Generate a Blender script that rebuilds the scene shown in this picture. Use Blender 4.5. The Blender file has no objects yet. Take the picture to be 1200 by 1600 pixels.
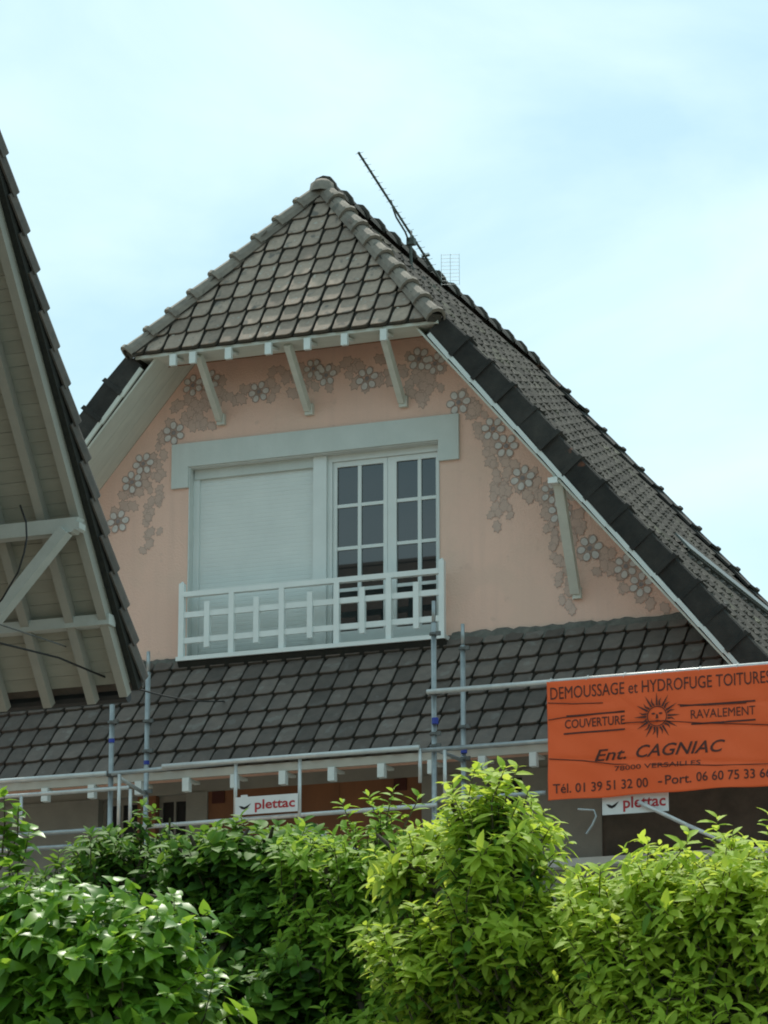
import bpy, bmesh, math, random
from mathutils import Vector, Matrix
import numpy as np
random.seed(7)
S = bpy.context.scene
COL = S.collection
rad = math.radians

# ------------------------------------------------------------------ camera
CAM = Vector((13.8, -33.0, 1.7))
cd = bpy.data.cameras.new("camera")
cam = bpy.data.objects.new("camera", cd); COL.objects.link(cam)
cd.sensor_fit = 'VERTICAL'; cd.sensor_height = 24.0; cd.lens = 24.0*5443.35/1600.0
cd.clip_start = 0.1; cd.clip_end = 5000
cam.location = CAM
cam.rotation_euler = (rad(90+14.884), 0, rad(21.43))
S.camera = cam

# ------------------------------------------------------------------ sky and sun
SUN_EL, SUN_AZ = 62.0, 335.0      # azimuth clockwise from +Y: the sun stands behind the house, a little to the left
w = bpy.data.worlds.new("World"); S.world = w; w.use_nodes = True
nt = w.node_tree; nt.nodes.clear()
def N(nt, t, **k):
    n = nt.nodes.new(t)
    for a, b in k.items():
        setattr(n, a, b)
    return n
sky = N(nt, 'ShaderNodeTexSky', sky_type='NISHITA', sun_disc=False, sun_elevation=rad(SUN_EL), sun_rotation=rad(SUN_AZ), altitude=100, air_density=1.0, dust_density=2.0, ozone_density=1.0)
bg1 = N(nt, 'ShaderNodeBackground'); bg1.inputs['Strength'].default_value = 0.05
nt.links.new(sky.outputs[0], bg1.inputs[0])
tc = N(nt, 'ShaderNodeTexCoord')
mp = N(nt, 'ShaderNodeMapping'); mp.inputs['Scale'].default_value = (1.0, 1.0, 1.8); mp.inputs['Location'].default_value = (3.1, 1.7, 0.4)
nt.links.new(tc.outputs['Generated'], mp.inputs[0])
nz = N(nt, 'ShaderNodeTexNoise'); nz.inputs['Scale'].default_value = 6.5; nz.inputs['Detail'].default_value = 7; nz.inputs['Roughness'].default_value = 0.52; nz.inputs['Distortion'].default_value = 0.35
nt.links.new(mp.outputs[0], nz.inputs['Vector'])
cr = N(nt, 'ShaderNodeValToRGB')
cr.color_ramp.elements[0].position = 0.38; cr.color_ramp.elements[0].color = (0.405, 0.635, 0.665, 1)
cr.color_ramp.elements[1].position = 0.70; cr.color_ramp.elements[1].color = (0.67, 0.86, 0.85, 1)
nt.links.new(nz.outputs['Fac'], cr.inputs[0])
bg2 = N(nt, 'ShaderNodeBackground'); bg2.inputs['Strength'].default_value = 1.0
nt.links.new(cr.outputs[0], bg2.inputs[0])
ad = N(nt, 'ShaderNodeAddShader')
nt.links.new(bg1.outputs[0], ad.inputs[0]); nt.links.new(bg2.outputs[0], ad.inputs[1])
wo = N(nt, 'ShaderNodeOutputWorld'); nt.links.new(ad.outputs[0], wo.inputs[0])

ld = bpy.data.lights.new("sun", 'SUN'); ld.energy = 4.2; ld.angle = rad(1.5); ld.color = (1.0, 0.96, 0.86)
sun = bpy.data.objects.new("sun", ld); COL.objects.link(sun)
az = rad(SUN_AZ); sd = Vector((math.sin(az)*math.cos(rad(SUN_EL)), math.cos(az)*math.cos(rad(SUN_EL)), math.sin(rad(SUN_EL))))
sun.rotation_euler = sd.to_track_quat('Z', 'Y').to_euler(); sun.location = (0, 0, 40)
S.view_settings.view_transform = 'Standard'; S.view_settings.look = 'None'
S.view_settings.exposure = 0.0; S.view_settings.gamma = 1.0
S.view_settings.use_curve_mapping = False
S.render.engine = 'CYCLES'; S.cycles.filter_width = 1.9

# ------------------------------------------------------------------ materials
def mat(name, col, col2=None, scale=8.0, rough=0.8, bump=0.0, bscale=40.0, var=0.0, detail=5.0, spec=0.4, metal=0.0, spots=None, ior=None, streak=None, stretch=(1, 1, 1), island=False, blotch=None):
    m = bpy.data.materials.new(name); m.use_nodes = True
    t = m.node_tree; b = t.nodes['Principled BSDF']; L = t.links.new
    b.inputs['Roughness'].default_value = rough; b.inputs['Metallic'].default_value = metal
    b.inputs['Specular IOR Level'].default_value = spec
    if ior: b.inputs['IOR'].default_value = ior
    c = N(t, 'ShaderNodeTexCoord'); mpn = N(t, 'ShaderNodeMapping'); mpn.inputs['Scale'].default_value = stretch
    L(c.outputs['Object'], mpn.inputs[0])
    vec = mpn.outputs[0]
    oi = N(t, 'ShaderNodeObjectInfo')
    if var:      # alike pieces: every one gets its own bit of the pattern
        cx = N(t, 'ShaderNodeVectorMath', operation='SCALE'); cx.inputs[0].default_value = (37, 11, 23)
        L(oi.outputs['Random'], cx.inputs['Scale'])
        ax = N(t, 'ShaderNodeVectorMath', operation='ADD'); L(vec, ax.inputs[0]); L(cx.outputs[0], ax.inputs[1]); vec = ax.outputs[0]
    n = N(t, 'ShaderNodeTexNoise'); n.inputs['Scale'].default_value = scale; n.inputs['Detail'].default_value = detail; n.inputs['Roughness'].default_value = 0.6
    L(vec, n.inputs['Vector'])
    r = N(t, 'ShaderNodeValToRGB'); r.color_ramp.elements[0].position = 0.32; r.color_ramp.elements[1].position = 0.68
    c2 = col2 if col2 else tuple(x*0.8 for x in col)
    r.color_ramp.elements[0].color = (*col, 1); r.color_ramp.elements[1].color = (*c2, 1)
    L(n.outputs['Fac'], r.inputs[0]); out = r.outputs[0]
    if spots:    # (colour, scale, threshold) lichen or dirt with its own shape
        for (sc_, ss, th) in spots:
            n2 = N(t, 'ShaderNodeTexNoise'); n2.inputs['Scale'].default_value = ss; n2.inputs['Detail'].default_value = 4
            L(vec, n2.inputs['Vector'])
            r2 = N(t, 'ShaderNodeValToRGB'); r2.color_ramp.elements[0].position = th; r2.color_ramp.elements[1].position = th+0.07
            L(n2.outputs['Fac'], r2.inputs[0])
            mx = N(t, 'ShaderNodeMix', data_type='RGBA'); L(r2.outputs[0], mx.inputs[0]); L(out, mx.inputs[6]); mx.inputs[7].default_value = (*sc_, 1)
            out = mx.outputs[2]
    if streak:   # rain streaks running down the wall
        m3 = N(t, 'ShaderNodeMapping'); m3.inputs['Scale'].default_value = (9, 9, .55); L(c.outputs['Object'], m3.inputs[0])
        n3 = N(t, 'ShaderNodeTexNoise'); n3.inputs['Scale'].default_value = 1.0; n3.inputs['Detail'].default_value = 5; L(m3.outputs[0], n3.inputs['Vector'])
        r3 = N(t, 'ShaderNodeValToRGB'); r3.color_ramp.elements[0].position = .50; r3.color_ramp.elements[1].position = .80; L(n3.outputs['Fac'], r3.inputs[0])
        x3 = N(t, 'ShaderNodeMix', data_type='RGBA'); L(r3.outputs[0], x3.inputs[0]); L(out, x3.inputs[6]); x3.inputs[7].default_value = (*streak, 1)
        out = x3.outputs[2]
    if var or island:
        h = N(t, 'ShaderNodeHueSaturation'); L(out, h.inputs['Color'])
        v = var if var else 0.35
        mr = N(t, 'ShaderNodeMapRange'); mr.inputs[3].default_value = 1-v; mr.inputs[4].default_value = 1+v
        if island:
            g = N(t, 'ShaderNodeNewGeometry'); L(g.outputs['Random Per Island'], mr.inputs[0])
        else:
            L(oi.outputs['Random'], mr.inputs[0])
        L(mr.outputs[0], h.inputs['Value'])
        out = h.outputs[0]
    L(out, b.inputs['Base Color'])
    if bump:
        nb = N(t, 'ShaderNodeTexNoise'); nb.inputs['Scale'].default_value = bscale; nb.inputs['Detail'].default_value = 4
        L(vec, nb.inputs['Vector'])
        bp = N(t, 'ShaderNodeBump'); bp.inputs['Strength'].default_value = bump; bp.inputs['Distance'].default_value = 0.01
        L(nb.outputs['Fac'], bp.inputs['Height']); L(bp.outputs[0], b.inputs['Normal'])
    return m

def leafmat(name, a, bcol, rough=0.45, trans=0.35, spec=0.5, v=0.3):
    m = bpy.data.materials.new(name); m.use_nodes = True
    t = m.node_tree; L = t.links.new; b = t.nodes['Principled BSDF']; o = t.nodes['Material Output']
    oi = N(t, 'ShaderNodeObjectInfo'); g = N(t, 'ShaderNodeNewGeometry')
    s = N(t, 'ShaderNodeMath', operation='ADD'); L(oi.outputs['Random'], s.inputs[0]); L(g.outputs['Random Per Island'], s.inputs[1])
    f = N(t, 'ShaderNodeMath', operation='FRACT'); L(s.outputs[0], f.inputs[0])
    r = N(t, 'ShaderNodeValToRGB'); r.color_ramp.elements[0].color = (*a, 1); r.color_ramp.elements[1].color = (*bcol, 1)
    L(f.outputs[0], r.inputs[0]); L(r.outputs[0], b.inputs['Base Color'])
    b.inputs['Roughness'].default_value = rough; b.inputs['Specular IOR Level'].default_value = spec
    tr = N(t, 'ShaderNodeBsdfTranslucent'); h = N(t, 'ShaderNodeHueSaturation'); h.inputs['Hue'].default_value = 0.48; h.inputs['Value'].default_value = 1.15
    L(r.outputs[0], h.inputs['Color']); L(h.outputs[0], tr.inputs[0])
    mx = N(t, 'ShaderNodeMixShader'); mx.inputs[0].default_value = trans+.14
    L(b.outputs[0], mx.inputs[1]); L(tr.outputs[0], mx.inputs[2]); L(mx.outputs[0], o.inputs[0])
    return m

M = {}
M['render'] = mat('pink_render', (0.81, 0.545, 0.44), (0.75, 0.51, 0.415), scale=0.9, rough=0.95, bump=0.6, bscale=45, spec=0.1, streak=(0.725, 0.495, 0.405), spots=[((0.75, 0.52, 0.42), 1.1, 0.52), ((0.70, 0.48, 0.39), 6, 0.64)])
M['white'] = mat('white_paint', (0.66, 0.69, 0.66), (0.59, 0.62, 0.60), scale=5, rough=0.6, bump=0.05)
M['whitebright'] = mat('fresh_white_paint', (0.72, 0.75, 0.72), (0.62, 0.66, 0.63), scale=6, rough=0.5)
M['lintel'] = mat('lintel_paint', (0.60, 0.64, 0.61), (0.54, 0.585, 0.555), scale=3, rough=0.8, bump=0.2, streak=(0.545, 0.58, 0.55))
M['pvc'] = mat('window_plastic', (0.72, 0.76, 0.74), (0.67, 0.71, 0.69), scale=3, rough=0.35)
M['rail'] = mat('railing_paint', (0.78, 0.82, 0.80), (0.72, 0.76, 0.74), scale=4, rough=0.4)
M['shutter'] = mat('shutter_plastic', (0.70, 0.74, 0.715), (0.65, 0.69, 0.67), scale=3, rough=0.5)
M['soffit'] = mat('soffit_paint', (0.64, 0.65, 0.58), (0.56, 0.57, 0.51), scale=3, rough=0.8, bump=0.1, stretch=(1, 4, 1))
M['hiptile'] = mat('grey_brown_tile', (0.36, 0.272, 0.212), (0.26, 0.20, 0.157), scale=14, rough=0.85, bump=0.35, bscale=90, var=0.24, spots=[((0.36, 0.32, 0.27), 14, 0.62), ((0.15, 0.13, 0.11), 6, 0.62)])
M['cap'] = mat('cap_tile', (0.25, 0.215, 0.175), (0.18, 0.155, 0.13), scale=10, rough=0.85, bump=0.3, bscale=70, var=0.13, spots=[((0.13, 0.12, 0.10), 7, 0.62)])
M['darktile'] = mat('dark_slate_tile', (0.140, 0.113, 0.096), (0.100, 0.084, 0.073), scale=9, rough=0.66, bump=0.4, bscale=70, var=0.32, spots=[((0.15, 0.135, 0.12), 7, 0.60), ((0.17, 0.175, 0.15), 26, 0.70)])
M['nearblack'] = mat('near_black_gap_and_flashing', (0.018, 0.019, 0.017), (0.030, 0.030, 0.024), scale=20, rough=0.95, bump=0.6, bscale=50)  # near-black for the neighbour's painted verge-gap shade, the kerb and the apron
M['jointshade'] = mat('dark_joint_shade', (0.060, 0.053, 0.044), (0.085, 0.076, 0.062), scale=20, rough=0.95, bump=0.6, bscale=50)  # dark tone painting shade into the grooves and under the tile noses
M['maintile'] = mat('weathered_tile', (0.075, 0.066, 0.054), (0.052, 0.047, 0.040), scale=4, rough=0.9, bump=0.4, bscale=60, island=True, spots=[((0.095, 0.092, 0.066), 2.2, 0.60), ((0.055, 0.053, 0.047), 3.0, 0.62)])
M['verge'] = mat('verge_tile', (0.022, 0.021, 0.019), (0.042, 0.038, 0.033), scale=6, rough=0.9, bump=0.5, bscale=50, var=0.3, spots=[((0.20, 0.075, 0.04), 3.2, 0.68)])
M['mortar'] = mat('grey_mortar', (0.16, 0.155, 0.135), (0.09, 0.09, 0.08), scale=12, rough=0.95, bump=0.7, bscale=45)
M['steel'] = mat('galvanised_steel', (0.42, 0.45, 0.45), (0.30, 0.33, 0.34), scale=10, rough=0.42, metal=0.55, bump=0.1)
M['galv'] = mat('bright_galvanised_rail', (0.62, 0.64, 0.62), (0.50, 0.52, 0.52), scale=10, rough=0.4, metal=0.35)
M['coupler'] = mat('coupler_steel', (0.16, 0.17, 0.17), (0.11, 0.11, 0.10), scale=20, rough=0.6, metal=0.5)
M['blue'] = mat('blue_tape', (0.03, 0.05, 0.32), rough=0.5)
M['brown'] = mat('brown_boarding', (0.26, 0.115, 0.055), (0.18, 0.085, 0.045), scale=3, rough=0.8, bump=0.2, stretch=(1, 1, 0.3))
M['redbrown'] = mat('dark_red_board', (0.075, 0.018, 0.012), rough=0.7)
M['plaster'] = mat('grey_plaster', (0.30, 0.30, 0.265), (0.24, 0.24, 0.22), scale=3, rough=0.95, bump=0.3)
M['stone'] = mat('dark_rubble', (0.12, 0.105, 0.085), (0.075, 0.068, 0.058), scale=5, rough=0.95, bump=0.8, bscale=15)
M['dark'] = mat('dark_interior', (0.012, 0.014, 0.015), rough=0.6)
M['fascia'] = mat('pale_fascia', (0.50, 0.47, 0.40), (0.43, 0.41, 0.36), scale=4, rough=0.8)
M['glass'] = mat('reflecting_glass', (0.010, 0.014, 0.015), (0.010, 0.014, 0.015), rough=0.015, spec=0.5, ior=1.85)
M['petal'] = mat('painted_petal', (0.68, 0.645, 0.61), (0.56, 0.535, 0.51), scale=25, rough=0.9)
M['outline'] = mat('painted_outline', (0.44, 0.335, 0.29), rough=0.9)
M['leafpaint'] = mat('painted_leaf', (0.61, 0.445, 0.37), (0.53, 0.395, 0.335), scale=9, rough=0.9)
M['leafline'] = mat('painted_leaf_outline', (0.45, 0.33, 0.28), rough=0.9)
M['petalcentre'] = mat('painted_flower_centre', (0.30, 0.27, 0.27), rough=0.9)
M['orange'] = mat('orange_banner_cloth', (0.86, 0.135, 0.035), (0.80, 0.12, 0.03), scale=1.5, rough=0.7, bump=0.1)
M['ink'] = mat('dark_print_and_fold_shade', (0.055, 0.022, 0.02), (0.10, 0.03, 0.02), scale=20, rough=0.7)
M['signwhite'] = mat('sign_board_white', (0.70, 0.73, 0.73), (0.64, 0.67, 0.67), scale=8, rough=0.5)
M['red'] = mat('red_print', (0.45, 0.03, 0.04), rough=0.6)
M['black'] = mat('black_rubber', (0.012, 0.012, 0.012), rough=0.6)
M['alu'] = mat('aluminium', (0.36, 0.38, 0.36), rough=0.4, metal=0.6)
M['aludark'] = mat('weathered_antenna_boom', (0.10, 0.11, 0.10), (0.07, 0.08, 0.07), rough=0.6, metal=0.2)
M['nboard'] = mat('cream_soffit_board', (0.31, 0.30, 0.25), (0.28, 0.275, 0.23), scale=5, rough=0.85, bump=0.2, stretch=(0.4, 3, 3), var=0.07)
M['nrafter'] = mat('cream_rafter', (0.33, 0.32, 0.28), (0.295, 0.29, 0.255), scale=6, rough=0.8, bump=0.2)
M['nbeam'] = mat('grey_white_beam', (0.46, 0.48, 0.45), (0.40, 0.42, 0.39), scale=6, rough=0.7, bump=0.2)
M['ntile'] = mat('brown_tile', (0.13, 0.105, 0.088), (0.08, 0.075, 0.068), scale=9, rough=0.9, bump=0.4, bscale=50, var=0.2)
M['gutter'] = mat('dark_gutter', (0.022, 0.024, 0.024), rough=0.5)
M['ground'] = mat('grass_ground', (0.06, 0.09, 0.03), (0.10, 0.10, 0.06), scale=0.6, rough=0.95, bump=0.5, bscale=8)
M['bounce'] = mat('pale_bounce_ground', (0.24, 0.225, 0.20), (0.19, 0.18, 0.16), scale=4, rough=0.95, bump=0.5, bscale=60)  # pale surface of the added bounce ground
M['road'] = mat('asphalt', (0.055, 0.055, 0.055), (0.045, 0.045, 0.045), scale=3, rough=0.9, bump=0.3, bscale=60)
M['bark'] = mat('bark', (0.09, 0.065, 0.045), (0.055, 0.045, 0.03), scale=20, rough=0.9, bump=0.5, stretch=(1, 1, 0.3))
M['twig'] = mat('green_brown_twig', (0.10, 0.085, 0.04), rough=0.8)
M['zinc'] = mat('zinc_flashing', (0.13, 0.14, 0.13), (0.10, 0.11, 0.10), scale=6, rough=0.5, metal=0.3)

# ------------------------------------------------------------------ mesh helpers
class MB:
    """collects shapes into one mesh, in world metres"""
    def __init__(s): s.v = []; s.f = []; s.mi = []
    def add(s, vs, fs, mi=0):
        b = len(s.v); s.v += [tuple(v) for v in vs]; s.f += [tuple(i+b for i in f) for f in fs]; s.mi += [mi]*len(fs)
    def box(s, a, b, mi=0, mt=None):
        x0, y0, z0 = a; x1, y1, z1 = b
        vs = [Vector(p) for p in ((x0,y0,z0),(x1,y0,z0),(x1,y1,z0),(x0,y1,z0),(x0,y0,z1),(x1,y0,z1),(x1,y1,z1),(x0,y1,z1))]
        if mt: vs = [mt @ v for v in vs]
        s.add(vs, [(0,3,2,1),(4,5,6,7),(0,1,5,4),(1,2,6,5),(2,3,7,6),(3,0,4,7)], mi)
    def bar(s, p, q, wd, ht, up=(0, 0, 1), mi=0):
        """rectangular bar from p to q, wd across, ht along up"""
        p = Vector(p); q = Vector(q); d = (q-p).normalized(); up = Vector(up)
        sx = d.cross(up).normalized(); uu = sx.cross(d).normalized()
        vs = []
        for c in (p, q):
            for a, b in ((-1,-1),(1,-1),(1,1),(-1,1)): vs.append(c + sx*(a*wd/2) + uu*(b*ht/2))
        s.add(vs, [(0,1,2,3),(7,6,5,4),(0,4,5,1),(1,5,6,2),(2,6,7,3),(3,7,4,0)], mi)
    def tube(s, pts, r, n=8, mi=0, cap=True):
        pts = [Vector(p) for p in pts]; rs = r if isinstance(r, (list, tuple)) else [r]*len(pts)
        prev = None; vs = []; fs = []
        for i, p in enumerate(pts):
            d = (pts[min(i+1, len(pts)-1)]-pts[max(i-1, 0)]).normalized()
            if prev is None:
                a = d.cross(Vector((0, 0, 1)))
                if a.length < 0.1: a = d.cross(Vector((1, 0, 0)))
                a.normalize()
            else:
                a = (prev - d*prev.dot(d)).normalized()
            prev = a; b = d.cross(a)
            for k in range(n):
                t = 2*math.pi*k/n; vs.append(p + (a*math.cos(t)+b*math.sin(t))*rs[i])
        for i in range(len(pts)-1):
            for k in range(n):
                k2 = (k+1) % n; fs.append((i*n+k, i*n+k2, (i+1)*n+k2, (i+1)*n+k))
        if cap:
            fs.append(tuple(range(n-1, -1, -1))); fs.append(tuple(range((len(pts)-1)*n, len(pts)*n)))
        s.add(vs, fs, mi)
    def prism(s, poly, y0, y1, mi=0):
        """poly in (x, z), extruded from y0 to y1"""
        n = len(poly)
        vs = [(x, y0, z) for x, z in poly]+[(x, y1, z) for x, z in poly]
        fs = [tuple(range(n)), tuple(range(2*n-1, n-1, -1))]+[(i, i+n, (i+1) % n+n, (i+1) % n) for i in range(n)]
        s.add(vs, fs, mi)
    def mesh(s, name, mats, smooth=False, offset=None):
        me = bpy.data.meshes.new(name)
        vs = s.v if offset is None else [(x-offset[0], y-offset[1], z-offset[2]) for x, y, z in s.v]
        me.from_pydata(vs, [], s.f)
        for m in mats: me.materials.append(m)
        if len(mats) > 1: me.polygons.foreach_set('material_index', s.mi)
        bm = bmesh.new(); bm.from_mesh(me); bmesh.ops.recalc_face_normals(bm, faces=bm.faces[:]); bm.to_mesh(me); bm.free()
        if smooth: me.polygons.foreach_set('use_smooth', [True]*len(me.polygons))
        me.update(); return me

ROOTS = {}
def put(name, me, parent=None, matrix=None, label=None, kind=None):
    """link a part; the part's mesh is in world metres, or placed by a world matrix"""
    o = bpy.data.objects.new(name, me); COL.objects.link(o)
    if parent is not None:
        o.parent = parent
        o.matrix_parent_inverse = Matrix.Translation(-parent.location)   # parents are only ever translated
    if matrix is not None: o.matrix_basis = matrix
    if label: o['label'] = label
    if kind: o['kind'] = kind
    return o
def thing(name, loc, label, cat, group=None, kind=None):
    o = bpy.data.objects.new(name, None); COL.objects.link(o); o.location = loc
    o.empty_display_size = 0.2
    o['label'] = label; o['category'] = cat
    if group: o['group'] = group
    if kind: o['kind'] = kind
    return o
def part(name, mb, m, parent, smooth=False, label=None, kind=None):
    ms = m if isinstance(m, list) else [m]
    return put(name, mb.mesh(name, ms, smooth), parent, label=label, kind=kind)
def solo(name, mb, m, loc, label, cat, group=None, smooth=False):
    """a thing that is one mesh, with its origin at loc"""
    ms = m if isinstance(m, list) else [m]
    o = bpy.data.objects.new(name, mb.mesh(name, ms, smooth, offset=loc)); COL.objects.link(o); o.location = loc
    o['label'] = label; o['category'] = cat
    if group: o['group'] = group
    return o
def struct(name, mb, m):
    o = bpy.data.objects.new(name, mb.mesh(name, [m])); COL.objects.link(o); o['kind'] = 'structure'; return o
def frame(o, u, v, n):
    m = Matrix(((u[0], v[0], n[0], o[0]), (u[1], v[1], n[1], o[1]), (u[2], v[2], n[2], o[2]), (0, 0, 0, 1)))
    return m
def clip_mesh(me, matrix, planes, name):
    """copy of a mesh cut by world planes (point, outward normal)"""
    bm = bmesh.new(); bm.from_mesh(me); inv = matrix.inverted()
    for (p, nrm) in planes:
        lp = inv @ Vector(p); ln = (inv.to_3x3() @ Vector(nrm)).normalized()
        r = bmesh.ops.bisect_plane(bm, geom=bm.verts[:]+bm.edges[:]+bm.faces[:], plane_co=lp, plane_no=ln, clear_outer=True)
        ed = [e for e in r['geom_cut'] if isinstance(e, bmesh.types.BMEdge)]
        if ed:
            try: bmesh.ops.holes_fill(bm, edges=ed)
            except Exception: pass
    m2 = None
    if len(bm.faces) > 2:
        m2 = bpy.data.meshes.new(name); bm.to_mesh(m2)
        for m in me.materials: m2.materials.append(m)
    bm.free(); return m2

# ------------------------------------------------------------------ ground
g = MB(); g.add([(-3000,-3000,0),(3000,-3000,0),(3000,3000,0),(-3000,3000,0)], [(0,1,2,3)]); struct('ground', g, M['ground'])
g = MB(); g.add([(-30,-22.5,0.004),(40,-22.5,0.004),(40,14,0.004),(-30,14,0.004)], [(0,1,2,3)]); struct('bounce_ground', g, M['bounce'])  # unseen pale ground, added to bounce light up onto wall and soffits
g = MB(); g.add([(-400,-29,0.004),(400,-29,0.004),(400,-23,0.004),(-400,-23,0.004)], [(0,1,2,3)]); struct('road', g, M['road'])

# ================================================================== MAIN HOUSE
SL = 1.172; RZ = 14.93; AY = 0.35; HYP = math.hypot(1, SL)
house = thing('gabled_house', (0, 0, 0), 'pink rendered house gable with half-hipped tiled roof and painted flowers round its balcony window', 'house')
NR = Vector((SL, 0, 1))/HYP; VR = Vector((-1, 0, SL))/HYP; UR = Vector((0, 1, 0))
NL = Vector((-SL, 0, 1))/HYP; VL = Vector((1, 0, SL))/HYP; UL = Vector((0, -1, 0))

def roofz(x, base): return base-SL*abs(x)
# gable wall with the window opening left free
OX0, OX1, OZ0, OZ1 = -1.412, 1.474, 9.70, 11.84
wl = MB(); WB = 14.60
wl.prism([(-5.2, 8.4), (OX0, 8.4), (OX0, roofz(OX0, WB)), (-5.2, roofz(-5.2, WB))], 0, 0.3)
wl.prism([(OX1, 8.4), (5.28, 8.4), (5.28, roofz(5.28, WB)), (OX1, roofz(OX1, WB))], 0, 0.3)
wl.prism([(OX0, OZ1), (OX1, OZ1), (OX1, roofz(OX1, WB)), (.42, 14.10), (-.42, 14.10), (OX0, roofz(OX0, WB))], 0, 0.3)
wl.prism([(OX0, 8.4), (OX1, 8.4), (OX1, OZ0), (OX0, OZ0)], 0, 0.3)
wall = part('gable_wall', wl, M['render'], house)
b = MB(); b.box((-5.15, 0.30, 0), (-4.85, 7.2, 9.0)); b.box((5.6, 0.30, 0), (5.9, 7.2, 8.2)); b.prism([(-5.2,0),(5.9,0),(5.9,7.6),(0,14.5),(-5.2,8.4)], 7.0, 7.25)
part('side_walls', b, M['render'], house)

# --- painted flowers and leaves (flat paint on the wall, 4 mm proud)
def paint_flower(cx, cz, r, rot):
    pet = MB(); out = MB()
    k = 6
    for i in range(k):
        a = rot+i*2*math.pi/k+random.uniform(-.08, .08)
        for (m, sc_, y, rr) in ((out, 1.25, -0.008, r), (pet, 1.0, -0.010, r)):
            ctr = (cx+math.cos(a)*rr*0.63, cz+math.sin(a)*rr*0.63); vs = []
            for j in range(10):
                t = j*2*math.pi/10; rl = 0.31*rr*sc_; rt = 0.25*rr*sc_
                lx = math.cos(t)*rl*(1.0+0.1*math.cos(t)); lz = math.sin(t)*rt*(1+0.25*math.cos(t))
                vs.append((ctr[0]+lx*math.cos(a)-lz*math.sin(a), y-i*0.0002, ctr[1]+lx*math.sin(a)+lz*math.cos(a)))
            m.add(vs, [tuple(range(10))])
    c = MB()
    for (m, rr, y) in ((out, 0.24, -0.0118), (c, 0.18, -0.0125)):
        m.add([(cx+math.cos(j*math.pi/4)*rr*r, y, cz+math.sin(j*math.pi/4)*rr*r) for j in range(8)], [tuple(range(8))])
    allm = MB()
    allm.add(out.v, out.f, 0); allm.add(pet.v, pet.f, 1); allm.add(c.v, c.f, 2)
    me = allm.mesh('painted_flower', [M['outline'], M['petal'], M['petalcentre']])
    put('painted_flower', me, wall)
def leaf_poly(cx, cz, L_, a, y, sc_=1.0):
    pts = [(0.5,0),(0.30,.16),(0.32,.30),(0.08,.24),(-.08,.38),(-.22,.20),(-.45,.14),(-.38,0),(-.45,-.14),(-.22,-.22),(-.06,-.36),(.08,-.22),(.32,-.28),(.30,-.14)]
    return [(cx+(px*math.cos(a)-pz*math.sin(a))*L_*sc_, y, cz+(px*math.sin(a)+pz*math.cos(a))*L_*sc_) for px, pz in pts]
FL = [(-1.168,12.80,.11),(-1.381,12.76,.12),(-.599,12.60,.12),(.036,12.79,.11),(.185,12.70,.12),(.657,12.61,.13),(1.249,12.76,.13),(1.43,12.69,.12),(1.694,12.232,.135),
      (-1.602,12.245,.13),(-1.96,11.935,.125),(-2.093,11.74,.125),(-2.25,11.314,.13),(2.075,11.90,.13),(2.22,11.70,.13),(2.397,11.336,.135),(2.711,11.147,.12),(2.80,10.93,.13),(3.118,10.515,.14),(3.50,10.29,.13),(3.66,10.085,.13)]
for x, z, r in FL: paint_flower(x, z, r, random.uniform(0, 1))
LEAFSPOTS = []
def garland(pts, n, wdt, ln):
    for i in range(n):
        t = i/(n-1)*(len(pts)-1); k = min(int(t), len(pts)-2); f = t-k
        x = pts[k][0]*(1-f)+pts[k+1][0]*f; z = pts[k][1]*(1-f)+pts[k+1][1]*f
        LEAFSPOTS.append((x+random.uniform(-wdt, wdt), z+random.uniform(-wdt, wdt), ln*random.uniform(.8, 1.25), random.uniform(-2.6, -0.5)))
garland([(-2.45,11.2),(-2.2,11.55),(-1.85,12.05),(-1.55,12.35),(-1.3,12.65),(-.9,12.68),(-.4,12.66),(.1,12.72),(.65,12.66),(1.2,12.7),(1.45,12.6)], 120, 0.15, 0.16)
garland([(-1.85,11.9),(-1.8,11.5),(-1.86,11.05)], 26, 0.10, 0.13)
garland([(-1.30,12.6),(-1.22,12.35),(-1.2,12.2)], 14, 0.09, 0.13)
garland([(1.2,12.7),(1.35,12.4),(1.45,12.2)], 26, 0.15, 0.15)
garland([(1.7,12.3),(1.95,12.0),(2.1,11.6),(2.14,11.3),(2.16,10.95)], 52, 0.11, 0.14)
garland([(2.35,11.45),(2.65,11.1),(2.85,10.8),(3.1,10.6),(3.4,10.25),(3.75,9.98),(4.0,9.88)], 70, 0.14, 0.16)
garland([(2.62,11.0),(2.72,10.6),(2.82,10.25),(2.87,9.92)], 30, 0.07, 0.12)
lp = MB()
for i, (x, z, l, a) in enumerate(LEAFSPOTS):
    if z+0.13 > roofz(x, 14.58): continue
    if -1.70 < x < 1.80 and z < 12.22: continue
    lp.add(leaf_poly(x, z, l, a, -0.001-0.000016*i, 1.0), [tuple(range(14))], 0)
    lp.add(leaf_poly(x, z, l, a, -0.001-0.000016*i-.000008, 0.88), [tuple(range(14))], 1)
put('painted_leaves', lp.mesh('painted_leaves', [M['leafline'], M['leafpaint']]), wall, kind='stuff')

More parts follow.
